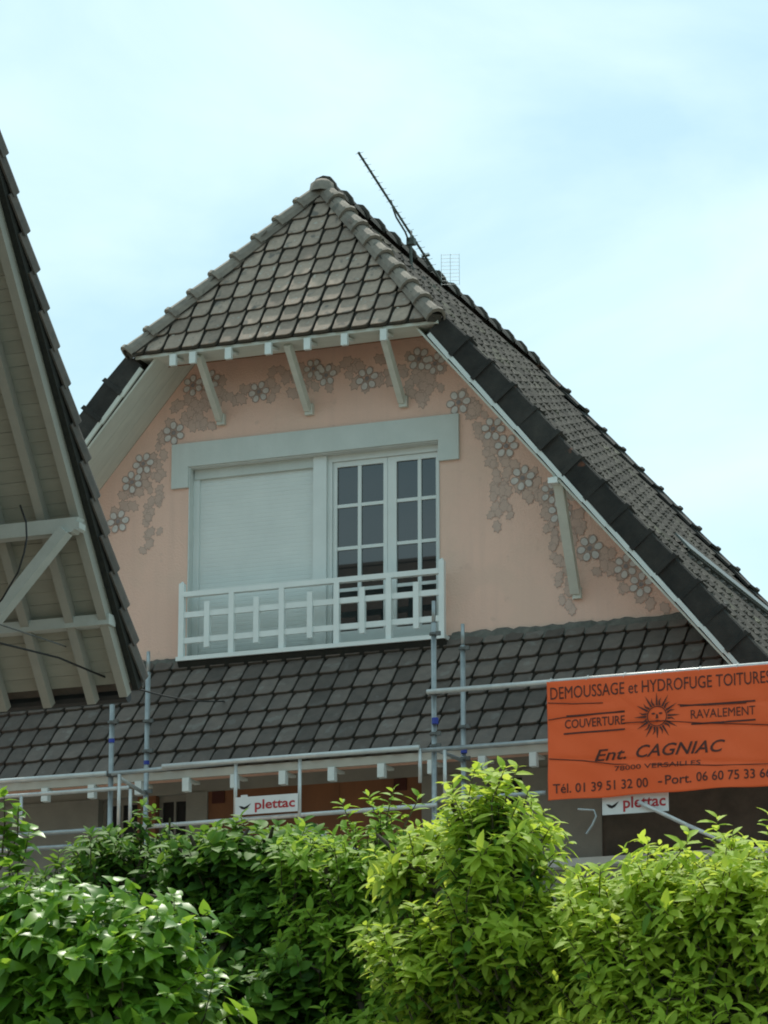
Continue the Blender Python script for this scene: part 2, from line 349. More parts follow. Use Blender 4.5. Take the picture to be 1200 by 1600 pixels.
# --- lintel, reveal
b = MB()
b.box((-1.61, -0.035, OZ1), (1.70, -0.0005, 12.105)); b.box((-1.61, -0.035, 11.61), (OX0, -0.0005, OZ1)); b.box((OX1, -0.035, 11.61), (1.70, -0.0005, OZ1))
part('lintel', b, M['lintel'], house)
b = MB(); b.box((OX0+.0005, -0.012, OZ0), (OX0+0.012, 0.16, OZ1)); b.box((OX1-.012, -0.012, OZ0), (OX1-.0005, 0.16, OZ1)); b.box((OX0+.012, -0.012, OZ1-.012), (OX1-.012, 0.16, OZ1-.0005))
part('window_reveal', b, M['white'], house)
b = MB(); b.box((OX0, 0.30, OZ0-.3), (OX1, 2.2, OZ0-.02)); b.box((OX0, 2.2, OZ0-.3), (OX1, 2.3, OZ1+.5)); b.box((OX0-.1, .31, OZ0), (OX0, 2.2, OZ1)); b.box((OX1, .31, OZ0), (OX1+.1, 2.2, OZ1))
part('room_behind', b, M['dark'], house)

# --- roller shutter
sh = MB(); z = 9.70; hsl = 0.045
while z < 11.72:
    sh.add([(-1.34,.130,z),(0.01,.130,z),(0.01,.1275,z+.008),(-1.34,.1275,z+.008),(0.01,.1275,z+hsl-.006),(-1.34,.1275,z+hsl-.006),(0.01,.130,z+hsl),(-1.34,.130,z+hsl)],
           [(0,1,2,3),(3,2,4,5),(5,4,6,7)]); z += hsl
part('roller_shutter', sh, M['shutter'], house)
b = MB(); b.box((-1.39,.085,11.72),(0.02,.15,OZ1-.013)); part('shutter_box', b, M['lintel'], house)
b = MB(); b.box((-1.40,.10,9.70),(-1.335,.16,11.72)); part('shutter_guide', b, M['pvc'], house)
b = MB(); b.box((0.012,.06,9.70),(0.165,.16,OZ1-.013)); part('window_mullion', b, M['pvc'], house)

# --- french window: frame, two leaves with glazing bars, panes
win = MB(); win.box((0.166,.10,9.70),(0.215,.20,OZ1-.013)); win.box((1.415,.10,9.70),(1.462,.20,OZ1-.013)); win.box((0.215,.10,11.76),(1.415,.20,OZ1-.013)); win.box((0.215,.08,9.70),(1.415,.20,9.76))
fw = part('window_frame', win, M['pvc'], house)
def leaf_window(x0, x1, px):
    lf = MB(); y0, y1 = 0.125, 0.185
    lf.box((x0, y0, 9.762), (px[0], y1, 11.758)); lf.box((px[3], y0, 9.762), (x1, y1, 11.758))
    lf.box((px[0], y0, 11.70), (px[3], y1, 11.758)); lf.box((px[0], y0, 9.762), (px[3], y1, 9.90))
    o = part('window_leaf', lf, M['pvc'], house)
    bar = MB(); bar.box((px[1], y0+.006, 9.90), (px[2], y1-.01, 11.70)); part('glazing_bar', bar, M['pvc'], o)
    rows = [9.90, 10.35, 10.805, 11.27, 11.70]
    for zz in rows[1:-1]:
        bar = MB(); bar.box((px[0], y0+.008, zz-.018), (px[1], y1-.012, zz+.018)); bar.box((px[2], y0+.008, zz-.018), (px[3], y1-.012, zz+.018)); part('glazing_bar', bar, M['pvc'], o)
    for k in range(4):
        for a, c in ((px[0], px[1]), (px[2], px[3])):
            p = MB(); p.box((a, .150, rows[k]+(.018 if k else 0)), (c, .160, rows[k+1]-(.018 if k < 3 else 0)))
            me = p.mesh('pane', [M['glass']]); put('pane', me, o)
leaf_window(0.217, 0.838, (0.262, 0.498, 0.538, 0.792))
leaf_window(0.842, 1.412, (0.940, 1.178, 1.218, 1.385))

# --- balcony railing
rl = thing('balcony_railing', (0.07, -0.15, 9.69), 'white wooden lattice railing across the foot of the wide attic window', 'railing')
b = MB(); b.box((-1.44,-.22,9.655),(1.60,0.10,9.70)); part('sill', b, M['rail'], rl)
for x0, x1, zt in ((-1.43,-1.37,10.50),(1.525,1.585,10.49)):
    b = MB(); b.box((x0,-.185,9.70),(x1,-.125,zt)); b.add([(x0,-.185,zt),(x1,-.185,zt),(x1,-.125,zt),(x0,-.125,zt),((x0+x1)/2,-.155,zt+.035)], [(0,1,4),(1,2,4),(2,3,4),(3,0,4)])
    part('end_post', b, M['rail'], rl)
for z0, z1, dy in ((10.355,10.41,.035),(10.13,10.19,.018),(9.85,9.91,.018)):
    b = MB(); b.box((-1.37,-.155-dy,z0),(1.525,-.155+dy,z1)); part('rail', b, M['rail'], rl)
for i, x in enumerate((-1.10,-.817,-.53,-.239,.083,.385,.673,.970,1.275)):
    z0, z1 = ((9.79, 10.285) if i % 2 == 0 else (9.70, 10.355))
    b = MB(); b.box((x-.030,-.19,z0),(x+.030,-.173,z1)) ; b.box((x-.030,-.1725,z0),(x+.030,-.137,10.13)) 
    part('baluster', b, M['rail'], rl)

# --- tiles -----------------------------------------------------------
TW, TE = 0.2155, 0.2565
def tile_pad(w_, e_, th=0.030, gap=0.031, name='tile', m=None, lift=0.030):
    """one interlocking tile: flat pad with two rounded corners and a thick nose coloured dark as if shaded, lying over the course below"""
    x0 = gap*0.5; x1 = w_-gap*0.5; y0 = 0.0; y1 = e_+0.02
    o = [(x0, y0), (x1-.058, y0), (x1-.024, y0+.012), (x1-.007, y0+.042), (x1, y0+.085), (x1, y1), (x0+.035, y1), (x0+.010, y1-.055), (x0, y1-.12)]
    mb = MB()
    def h(y): return lift*(1-y/e_)
    n = len(o); cx = sum(p[0] for p in o)/n; cy = sum(p[1] for p in o)/n
    base = [(x, y, h(y)-.014) for x, y in o]; mid = [(x, y, h(y)+th*.75) for x, y in o]
    top = [(cx+(x-cx)*.955, cy+(y-cy)*.97, h(y)+th) for x, y in o]
    mb.add(base+mid, [(i, (i+1) % n, (i+1) % n+n, i+n) for i in range(n)]+[tuple(range(n-1, -1, -1))], 1)  # sides and nose take the painted joint shade
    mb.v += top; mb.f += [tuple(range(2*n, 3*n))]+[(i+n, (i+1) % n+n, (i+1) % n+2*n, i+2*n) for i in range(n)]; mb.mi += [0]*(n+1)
    return mb.mesh(name, [m, M['jointshade']])
def deck(pts, nrm, th):
    pts = [Vector(p) for p in pts]; nrm = Vector(nrm); n = len(pts)
    mb = MB(); mb.add([tuple(p) for p in pts]+[tuple(p-nrm*th) for p in pts], [tuple(range(n)), tuple(range(2*n-1, n-1, -1))]+[(i, i+n, (i+1) % n+n, (i+1) % n) for i in range(n)])
    return mb
def cap_mesh(name, m, r=1.0, ln=0.40):
    sec = [(-.150,-.055),(-.128,.020),(-.075,.088),(.0,.108),(.075,.088),(.128,.020),(.150,-.055)]
    rings = [(0, 1.10, .030), (0.045, 1.10, .030), (0.046, 1.0, .018), (ln, .86, -.004)]
    n = len(sec); vs = []
    for y, s_, dz in rings: vs += [(x*s_*r, y, z_*s_*r+dz) for x, z_ in sec]
    vs += [(x*.93*r, 0, (z_-.012)*.97*r+.01) for x, z_ in sec]
    fs = [(k*n+i, k*n+i+1, (k+1)*n+i+1, (k+1)*n+i) for k in range(3) for i in range(n-1)]+[(i, i+4*n, i+1+4*n, i+1) for i in range(n-1)]+[(3*n+i for i in range(n))]
    fs = [tuple(f) for f in fs]
    mb = MB(); mb.add(vs, fs); return mb.mesh(name, [m])

# hip (front, steep)
E = Vector((0, -0.80, 12.91)); HV = Vector((0, AY+.80, RZ-.01-12.91)); HLEN = HV.length; HV.normalize(); HU = Vector((1, 0, 0)); HN = HU.cross(HV)
HALF = (RZ-12.91)/SL
A3 = Vector((0, AY, RZ-.01))
hd = deck([(-HALF, -.80, 12.91), (HALF, -.80, 12.91), (0, AY, RZ-.01)], HN, 0.045)
hip = part('front_hip_roof', hd, M['jointshade'], house)
pad = tile_pad(TW, TE, m=M['hiptile'])
hipR_n = (Vector((HALF,-.8,12.91))-A3).cross(HN)   # in-plane normals of the two hip lines
if hipR_n.x < 0: hipR_n = -hipR_n
hipL_n = Vector((-hipR_n.x, hipR_n.y, hipR_n.z))
rows = int(HLEN/TE)+1; TEh = HLEN/(rows-.2)
for r in range(rows):
    v0 = r*TEh-0.03; half = HALF*(1-max(v0, 0)/HLEN)
    k = int(half/TW)+2
    for c in range(-k, k+1):
        x0 = c*TW-0.06
        if x0+TW < -half-.02 or x0 > half+.02: continue
        mt = frame(E+HV*v0+HU*(x0+random.uniform(-.003,.003))+HN*.004, HU, HV, HN)
        mt = mt @ Matrix.Rotation(random.uniform(-.008,.008), 4, 'Z') @ Matrix.Rotation(random.uniform(-.012,.012), 4, 'X')
        hx0 = HALF*(1-max(v0+TE, 0)/HLEN)
        if abs(x0) > hx0-.02 or abs(x0+TW) > hx0-.02:
            me = clip_mesh(pad, mt, [(A3, hipR_n), (A3, hipL_n)], 'tile')
            if me: put('tile', me, hip, mt)
        else:
            put('tile', pad, hip, mt)
capm = cap_mesh('cap_tile', M['cap'], r=0.72, ln=0.385)
for sgn in (1, -1):
    lo = Vector((sgn*(HALF+.01), -.83, 12.89)); hi = Vector((0, AY, RZ+.01)); ax = (hi-lo); Lh = ax.length; ax.normalize()
    nn = (HN+(NR if sgn > 0 else NL)); nn = (nn-ax*nn.dot(ax)).normalized(); uu = ax.cross(nn)
    n = 9; st = Lh/n
    b = MB(); b.bar(lo+nn*.02, hi-ax*.05+nn*.02, .15, .09, up=nn); part('hip_mortar', b, M['jointshade'], hip)
    for i in range(n):
        mt = frame(lo+ax*(i*st-.02)+nn*(.035), uu, ax, nn) @ Matrix.Rotation(random.uniform(-.02,.02), 4, 'Z') @ Matrix.Rotation(random.uniform(-.03,.03), 4, 'Y')
        put('cap_tile', capm, hip, mt)
# main slopes
YB = 7.35
def main_slope(sgn):
    nrm, vv, uu = (NR, VR, UR) if sgn > 0 else (NL, VL, UL)
    X1 = 6.9 if sgn > 0 else 5.6
    zt = lambda x: RZ-SL*x
    pts = [(sgn*HALF, -.74, zt(HALF)), (sgn*X1, -.74, zt(X1)), (sgn*X1, YB, zt(X1)), (0, YB, RZ), (0, AY, RZ)]
    d = deck(pts, nrm, 0.05)
    o = part('main_roof_slope', d, M['jointshade'], house)
    # the far courses: one mesh of curved tiles with raised noses
    mb = MB(); e = 0.369; wv = 0.30
    nr = int(X1*HYP/e)+1; nc = int((YB+.74)/wv)
    prof = [(0, .0), (.045, .03), (.09, .014), (.15, .006), (.22, .018), (.27, .042), (.30, .0)]
    for r in range(nr):
        s0 = r*e   # distance down from the ridge to the tile's nose
        for c in range(nc):
            y0 = -.74+.0+c*wv
            xm = (s0+e*.5)/HYP
            # behind the hip line only
            yhip = AY-(AY+.8)*(xm/HALF) if xm < HALF else -5
            if y0+wv*.5 < yhip+.05: continue
            xn = (s0+e)/HYP
            if xn > X1+.2: continue
            jit = random.uniform(-.006, .006)
            vs = []
            for (dd, lift) in ((s0-.02, 0.004), (s0+e, 0.036)):
                for (py, pz) in prof:
                    p = Vector((sgn*dd/HYP, y0+py, RZ-SL*dd/HYP))+nrm*(pz+lift+jit)
                    vs.append(p)
            for (py, pz) in prof:
                p = Vector((sgn*(s0+e)/HYP, y0+py, RZ-SL*(s0+e)/HYP))+nrm*(-.004)
                vs.append(p)
            n = len(prof)
            mb.add(vs, [(i, i+1, n+i+1, n+i) for i in range(n-1)]+[(n+i, n+i+1, 2*n+i+1, 2*n+i) for i in range(n-1)])
    me = mb.mesh('slope_tiles', [M['maintile']]); put('slope_tiles', me, o, kind='stuff')
    # verge tiles with deep side flange, near edge and far edge
    ev = 0.369
    vt = MB()
    L_ = ev+.03
    # local: x along u (away from the verge edge when sgn>0), y up-slope, z normal
    def sect(h0, out, dep, lo):
        return [(.24, h0), (.05, h0+.012), (.012, h0+.030), (-.012-out, h0+.014), (-.020-out, -.06), (-.016-out, -dep), (.006, -dep), (.004, h0-.03), (.24, h0-.03)]
    a = sect(.068, .016, .206, 0); a2 = sect(.062, .012, .204, 0); c_ = sect(.026, .0, .196, 0)
    n = len(a)
    vs = [(x, 0, z_) for x, z_ in a]+[(x, .05, z_) for x, z_ in a2]+[(x, .055, z_) for x, z_ in sect(.036,.002,.200,0)]+[(x, L_, z_) for x, z_ in c_]
    fs = [(k*n+i, k*n+(i+1) % n, (k+1)*n+(i+1) % n, (k+1)*n+i) for k in range(3) for i in range(n)]+[tuple(range(n-1, -1, -1)), tuple(range(3*n, 4*n))]
    vt.add(vs, fs); vmesh = vt.mesh('verge_tile', [M['verge']])
    for (ye, dirn) in ((-.75, 1), (YB, -1)):
        sdist = HALF*HYP+.06 if dirn > 0 else 0.25
        while sdist < X1*HYP-.2:
            sdist += ev
            p = Vector((sgn*sdist/HYP, ye+random.uniform(-.008, .008), RZ-SL*sdist/HYP))+nrm*(.064+random.uniform(-.006, .008))
            mt = frame(p, Vector((0, dirn, 0)), vv, nrm) @ Matrix.Rotation(random.uniform(-.05, .05), 4, 'Y') @ Matrix.Rotation(random.uniform(-.03, .03), 4, 'X') @ Matrix.Rotation(random.uniform(-.03, .03), 4, 'Z')
            put('verge_tile', vmesh, o, mt)
    return o
rs = main_slope(1); ls = main_slope(-1)
# ridge
rcap = cap_mesh('ridge_tile', M['maintile'], r=1.0, ln=0.54)
y = AY-.02
while y < YB-.1:
    mt = frame(Vector((0, y, RZ+.035)), Vector((1,0,0)), Vector((0,1,0)), Vector((0,0,1))) @ Matrix.Rotation(random.uniform(-.02,.02), 4, 'Z') @ Matrix.Rotation(rad(1.5), 4, 'X')
    put('ridge_tile', rcap, rs, mt); y += 0.49
apex = MB()
vs = [(0, AY-.02, RZ+.125)]; fs = []
for rr, zz in ((.07, RZ+.115), (.115, RZ+.07), (.13, RZ-.03)):
    for k in range(10):
        t = 2*math.pi*k/10; vs.append((math.cos(t)*rr*1.15, AY-.04+math.sin(t)*rr*1.2, zz))
for k in range(10): fs.append((0, 1+k, 1+(k+1) % 10))
for q in range(2):
    for k in range(10): fs.append((1+q*10+k, 11+q*10+k, 11+q*10+(k+1) % 10, 1+q*10+(k+1) % 10))
apex.add(vs, fs); part('apex_cap', apex, M['cap'], house, smooth=True)
# raised zinc flashing along the far part of the right slope
fl = MB()
def onR(x, y, h): p = Vector((x, y, RZ-SL*x))+NR*h; return p
fl.bar(onR(3.20, 2.8, .105), onR(3.20, 6.6, .105), .26, .022, up=NR)
part('flashing', fl, M['zinc'], rs)
fl = MB(); fl.bar(onR(3.30, 2.82, .045), onR(3.30, 6.55, .045), .05, .10, up=NR)
part('flashing_kerb', fl, M['nearblack'], rs)

# --- soffit boards beneath the verge overhang and white verge board
def verge_soffit(sgn):
    zz = lambda x, base: base-SL*x
    x0, x1 = 1.78, 5.2
    mb = MB()
    for (ya, yb) in ((-.735, -.50), (-.496, -.25), (-.246, -.004)):
        q = [(sgn*x0*.72, ya, zz(x0*.72, 14.635)), (sgn*x1, ya, zz(x1, 14.635)), (sgn*x1, yb, zz(x1, 14.635)), (sgn*x0*.72, yb, zz(x0*.72, 14.635))]
        nrm = NR if sgn > 0 else NL
        d = deck(q, nrm, 0.022)
        part('soffit_board', d, M['soffit'], house)
    # thin white batten with stepped edge seen under the verge tiles
    s = 1.76*HYP
    while s < x1*HYP:
        e = s+.366
        b = MB(); p = Vector((sgn*s/HYP, -.755, RZ-SL*s/HYP)); q_ = Vector((sgn*e/HYP, -.755, RZ-SL*e/HYP)); nrm = NR if sgn > 0 else NL
        b.bar(p-nrm*.152, q_-nrm*.161, .03, .046, up=nrm)
        part('verge_batten', b, M['white'] if sgn > 0 else M['soffit'], house); s = e
verge_soffit(1); verge_soffit(-1)

# hip eave: fascia, sloping soffit, rafter ends
b = MB(); b.box((-1.70,-.80,12.862),(1.76,-.775,12.895)); part('hip_fascia', b, M['soffit'], house)
b = MB(); b.box((-1.66,-.774,12.868),(1.70,-.43,12.888)); part('hip_soffit', b, M['soffit'], house)
d = deck([(-1.55,-.429,12.875),(1.55,-.429,12.875),(1.2,-.004,13.45),(-1.2,-.004,13.45)], (0,-.5,.85), .02); part('hip_soffit', d, M['brown'], house)
for x in (-1.245, -1.015, -.60, -.14, .305, .725, 1.165):
    b = MB(); b.box((x-.036,-.835,12.735),(x+.036,-.79,12.861)); b.bar((x,-.79,12.82),(x,-.60,12.85), .05, .03); part('rafter_end', b, M['whitebright'], house)
def brace(x, z0, ztop, wd=.082):
    b = MB(); b.bar((x+.02, -.70, ztop), (x-.02, -.04, z0), wd, .07, up=(0, -1, .5)); b.box((x-.055,-.05,z0-.06),(x+.035,-.0005,z0+.06))
    part('knee_brace', b, M['soffit'], house)
brace(-1.02, 12.33, 12.86, .07); brace(.01, 12.33, 12.86, .07); brace(1.09, 12.30, 12.86, .07); brace(2.99, 10.05, 11.12, .10)
b = MB(); b.box((2.93,-.77,11.03),(3.03,-.03,11.09)); part('purlin_end', b, M['whitebright'], house)

# --- skirt roof
SK0 = Vector((0, -1.05, 8.33)); SV = Vector((0, 1.05, 1.37)); SLEN = SV.length; SV.normalize(); SU = Vector((1,0,0)); SN = SU.cross(SV)
XR = lambda z: (14.60-z)/SL
sd_ = deck([(-4.6,-1.05,8.33),(XR(8.33),-1.05,8.33),(XR(9.70),-.004,9.70),(-4.2,-.004,9.70)], SN, .04)
skirt = part('skirt_roof', sd_, M['jointshade'], house)
spad = tile_pad(TW+.004, TE, m=M['darktile'], gap=.020)
rest = MB(); TWs = TW+.004
nrow = 7; TEs = (SLEN+.02)/6.62
cutp = [(Vector((XR(9.0),0,9.0)), Vector((SL,0,1)))]
for r in range(nrow):
    for c in range(-20, 26):
        x0 = c*TWs+.02
        v0 = r*TEs-.05
        zt = 8.33+max(v0,0)*SV.z
        if x0 > XR(zt)-.02: continue
        mt = frame(SK0+SV*v0+SU*(x0+random.uniform(-.003,.003))+SN*.003, SU, SV, SN)
        mt = mt @ Matrix.Rotation(random.uniform(-.010,.010), 4, 'Z') @ Matrix.Rotation(random.uniform(-.014,.014), 4, 'X')
        if r == nrow-1:
            me = clip_mesh(spad, mt, [(Vector((0,-.03,9.68)), Vector((0,1,0)))]+cutp, 'tile')
            if me: put('tile', me, skirt, mt)
        elif x0+TWs > XR(zt+.3)-.05:
            me = clip_mesh(spad, mt, cutp, 'tile')
            if me: put('tile', me, skirt, mt)
        elif x0 < -3.05:
            rest.add([mt @ v.co for v in spad.vertices], [tuple(p.vertices) for p in spad.polygons])
        else:
            put('tile', spad, skirt, mt)
put('far_left_tiles', rest.mesh('far_left_tiles', [M['darktile']]), skirt, kind='stuff')
# mortar fillet where skirt meets the wall (rough)
mf = MB()
def fillet(x0, x1, hgt):
    n = int((x1-x0)/.06); vs = []; fs = []
    for i in range(n+1):
        x = x0+(x1-x0)*i/n; a = random.uniform(-.012,.012); c = random.uniform(-.015,.015)
        vs += [(x, -.004, 9.70+hgt+c), (x, -.05+a*.5, 9.70+hgt*.6+c), (x, -.125+a, 9.60+a)]
    for i in range(n):
        fs += [(3*i, 3*i+1, 3*i+4, 3*i+3), (3*i+1, 3*i+2, 3*i+5, 3*i+4)]
    mf.add(vs, fs)
fillet(-4.2, -1.45, .03); part('mortar_fillet', mf, M['mortar'], skirt)
mf = MB(); fillet(1.62, 4.2, .05); part('mortar_fillet', mf, M['mortar'], skirt)
b = MB(); b.bar((-1.43,-.15,9.60),(1.60,-.15,9.60), .02, .13, up=(0,-.6,.8)); part('lead_apron', b, M['nearblack'], skirt)
# eaves of the skirt
b = MB(); b.box((-4.6,-1.07,8.215),(5.3,-1.035,8.30)); part('eaves_fascia', b, M['fascia'], skirt)
d = deck([(-4.6,-1.03,8.262),(5.3,-1.03,8.262),(5.3,-.004,8.50),(-4.6,-.004,8.50)], (0,0,1), .02); part('eaves_soffit', d, M['fascia'], skirt)
x = -2.505
while x < 5.0:
    b = MB(); b.box((x-.036,-1.10,8.075),(x+.036,-1.02,8.214)); b.box((x-.03,-1.019,8.19),(x+.03,-.80,8.214)) ; part('rafter_end', b, M['whitebright'], skirt); x += .5352

# --- lower storey wall
lw = MB()
lw.box((-5.2,0.0005,8.27),(-1.95+.0,.28,8.399)); lw.box((-1.95,.0005,8.27),(5.6,.28,8.399))
part('upper_band', lw, M['plaster'], house)
for x0, x1, z0, z1, mm in ((-5.2,-2.41,7.3,8.27,'plaster'),(-1.96,-1.75,7.3,8.27,'brown'),(-1.385,-1.14,7.3,8.27,'plaster'),(-1.14,.35,7.3,8.27,'brown'),(.354,1.27,7.3,8.27,'brown'),(1.27,1.97,7.3,8.27,'plaster'),(2.36,3.2,7.3,8.27,'plaster'),(3.2,5.6,7.3,7.66,'stone'),(3.2,5.6,7.66,8.27,'stone')):
    b = MB(); b.box((x0,-.02 if mm=='plaster' else 0.004,z0),(x1,.25,z1)); part('wall_panel', b, M[mm], house)
for x0, x1 in ((-2.41,-1.96),(-1.75,-1.385),(1.97,2.36)):
    f_ = MB(); f_.box((x0,.10,7.32),(x0+.04,.16,8.27)); f_.box((x1-.04,.10,7.32),(x1,.16,8.27)); f_.box((x0+.04,.10,8.21),(x1-.04,.16,8.27)); f_.box((x0+.04,.10,7.32),(x1-.04,.16,7.38)); f_.box(((x0+x1)/2-.012,.10,7.38),((x0+x1)/2+.012,.16,8.21))
    o = part('window', f_, M['plaster'], house)
    p = MB(); p.box((x0+.04,.125,7.38),((x0+x1)/2-.012,.135,8.21)); p.box(((x0+x1)/2+.012,.125,7.38),(x1-.04,.135,8.21)); put('pane', p.mesh('pane',[M['dark']]), o)
for x0, z0 in ((-1.02,8.20),(1.03,8.20)):
    b = MB(); b.box((x0-.07,-.012,z0-.06),(x0+.07,.003,z0+.065)); part('notice_board', b, M['redbrown'], house)
b = MB(); b.box((-5.2,-.16,7.22),(5.7,.3,7.30)); part('ledge', b, M['white'], house)
b = MB(); b.box((-5.2,0,0),(5.9,.3,7.22)); part('ground_storey_wall', b, M['plaster'], house)
# ================================================================== NEIGHBOUR
nb = thing('neighbouring_house', (-2.5, -13.7, 0), 'left neighbour house shown by the cream boarded underside of its tiled verge', 'house')
NS = 1.337; NY0 = -8.513; NZ0 = 7.468; RY = -13.69; RZN = NZ0+NS*(NY0-RY)
nh = math.hypot(1, NS)
NV = Vector((0, -1, NS))/nh; NN = Vector((0, NS, 1))/nh
XV = 2.18
# rear slope: roof deck
def nrear(x, y, h=0): return Vector((x, y, NZ0+NS*(NY0-y)))+NN*h
d = deck([nrear(XV-.02, NY0, -.03), nrear(-8, NY0, -.03), nrear(-8, RY, -.03), nrear(XV-.02, RY, -.03)], NN, .04)
nr_ = part('rear_roof_slope', d, M['ntile'], nb)
d = deck([Vector((XV-.02, RY, RZN-.05)), Vector((-8, RY, RZN-.05)), Vector((-8, 2*RY-NY0, NZ0-.05)), Vector((XV-.02, 2*RY-NY0, NZ0-.05))], Vector((0, -NS, 1))/nh, .06)
part('front_roof_slope', d, M['ntile'], nb)
# verge tiles
e = .311
vt = MB()
sec = [(-.22, .012), (-.03, .020), (-.002, .020), (.006, -.01), (.004, -.10), (-.012, -.10), (-.02, -.014), (-.22, -.014)]
n = len(sec)
vs = [(-(x+.012 if x > -.1 else x), 0, z+.032) for x, z in sec]+[(-(x*.995-.004), e+.03, z-.014) for x, z in sec]
vt.add(vs, [(i, (i+1) % n, (i+1) % n+n, i+n) for i in range(n)]+[tuple(range(n-1,-1,-1)), tuple(range(n, 2*n))])
vm = vt.mesh('verge_tile', [M['ntile']])
NU = NV.cross(NN)          # = +-X
for i in range(21):
    s = i*e+.065
    p = nrear(XV+random.uniform(-.004,.004), NY0, .0)+NV*s+NN*random.uniform(-.004,.010)
    mt = frame(p-NN*.012, Vector((-1,0,0)), NV, NN)
    mt = mt @ Matrix.Rotation(random.uniform(-.010,.010), 4, 'Z') @ Matrix.Rotation(random.uniform(-.006,.006), 4, 'X')
    put('verge_tile', vm, nr_, mt)
# plain tiles on top (seen only from elsewhere)
mb = MB()
for r in range(20):
    s0 = r*e
    for c in range(30):
        x0 = XV-.25-c*.3
        a = nrear(x0, NY0)+NV*s0; b_ = nrear(x0-.29, NY0)+NV*s0; c2 = nrear(x0-.29, NY0)+NV*(s0+e); d2 = nrear(x0, NY0)+NV*(s0+e)
        mb.add([a+NN*.035, b_+NN*.035, c2+NN*.008, d2+NN*.008, a-NN*.01, b_-NN*.01], [(0,1,2,3),(0,4,5,1)])
put('slope_tiles', mb.mesh('slope_tiles', [M['ntile']]), nr_, kind='stuff')
# soffit boards (each one), running along the ridge direction
SO = -.145
k = 0; s = 0.10; bw = .104
while s < 6.2:
    a = nrear(XV-.075, NY0, SO)+NV*s; c = nrear(.45, NY0, SO)+NV*s
    b = MB(); wob = random.uniform(-.002,.003)
    b.bar(a+NN*wob+NV*(bw/2), c+NN*wob+NV*(bw/2), bw-.0025, .02, up=NN)
    part('soffit_board', b, M['nboard'], nr_); s += bw
# dark strip painting in the shade between verge tiles and boards
b = MB(); b.bar(nrear(XV-.045, NY0, -.105)+NV*.03, nrear(XV-.045, NY0, -.105)+NV*6.3, .05, .085, up=NN); part('gap_shade_strip', b, M['nearblack'], nr_)
for x in (XV-.115, 1.775, 1.385, .99, .6):
    b = MB(); b.bar(nrear(x, NY0, SO-.055)+NV*(-.02 if x < 2 else .02), nrear(x, NY0, SO-.055)+NV*6.3, .072, .085, up=NN); part('rafter', b, M['nrafter'], nr_)
b = MB(); 
gy = NY0-.02
b.tube([(XV-.16, gy, 7.39), (-7.5, gy, 7.39)], .055, 10); part('gutter', b, M['gutter'], nb)
def purl(y, zc, xe, wd, ht):
    b = MB(); b.box((.3, y-wd/2, zc-ht/2), (xe-.09, y+wd/2, zc+ht/2))
    # shaped end
    pr = [(xe-.09, zc-ht/2), (xe-.06, zc-ht*.5), (xe-.045, zc-ht*.32), (xe-.02, zc-ht*.42), (xe, zc-ht*.28), (xe, zc+ht*.12), (xe-.03, zc+ht*.22), (xe-.01, zc+ht/2), (xe-.09, zc+ht/2)]
    b.prism(pr, y-wd/2, y+wd/2); part('purlin', b, M['nbeam'], nb)
purl(-9.66, 8.50, 2.14, .11, .115)
b = MB(); b.box((.3,-9.12,7.84),(2.12,-9.0,7.925)); part('purlin', b, M['nbeam'], nb)
b = MB(); b.bar((2.02,-9.70,8.46),(.5,-9.70,6.78), .085, .105, up=(0,1,0)); part('brace', b, M['nbeam'], nb)

gw = MB()
gw.add([(.5,-9.1,0),(.5,-18.3,0),(.5,-18.3,NZ0-.2),(.5,RY,RZN-.35),(.5,-9.1,NZ0+NS*(NY0+9.1)-.35),(.2,-9.1,0),(.2,-18.3,0),(.2,-18.3,NZ0-.2),(.2,RY,RZN-.35),(.2,-9.1,NZ0+NS*(NY0+9.1)-.35)],
       [(0,1,2,3,4),(9,8,7,6,5),(0,4,9,5),(1,6,7,2),(2,7,8,3),(3,8,9,4)])
part('side_gable_wall', gw, M['render'], nb)
b = MB(); b.box((-7.5,-9.4,0),(.2,-9.1,7.3)); b.box((-7.5,-18.3,0),(.2,-18.0,7.3)); part('side_walls', b, M['render'], nb)

# ================================================================== SCAFFOLD
sc = thing('scaffold', (0.4, -2.0, 0), 'grey galvanised steel tube scaffold with guard rails standing before the lower tiled roof', 'scaffold')
def post(x, y, ztop, label=None):
    b = MB(); b.tube([(x, y, 0), (x, y, ztop-.22)], .0265, 10); b.tube([(x, y, ztop-.22), (x, y, ztop)], .019, 10)
    return part('post', b, M['steel'], sc, smooth=True)
def collar(x, y, z, r=.045):
    b = MB(); b.tube([(x, y, z-.012), (x, y, z+.012)], r, 10); b.box((x+r*.6,y-.03,z-.02),(x+r+.03,y+.0,z+.02)); part('coupler', b, M['coupler'], sc)
for x, y, zt, cl in ((2.153,-2.0,9.60,(9.27,8.68,8.16,8.28)), (2.209,-1.33,9.51,(9.26,8.47,8.15,7.95)), (-1.304,-2.0,9.05,(8.65,8.11,7.55)), (-1.231,-1.33,9.51,(8.78,8.47,8.05))):
    post(x, y, zt)
    for z in cl: collar(x, y, z)
def pipe(a, b_, r=.024, m='steel', name='guard_rail'):
    b = MB(); b.tube([a, b_], r, 8); part(name, b, M[m], sc, smooth=True)
Y = -2.05
pipe((-4.6,Y,8.122),(-1.33,Y,8.122), .026, 'galv'); pipe((-4.6,Y,7.962),(-1.08,Y,7.962), .022, 'galv')
pipe((-1.27,Y,8.115),(0.10,Y,8.14), .024, 'steel'); pipe((-.70,Y-.03,8.142),(2.03,Y-.03,8.142), .026, 'galv'); pipe((2.03,Y,8.115),(5.9,Y,8.122), .024, 'steel')
pipe((2.1,Y,8.688),(6.6,Y,8.688), .026, 'galv')
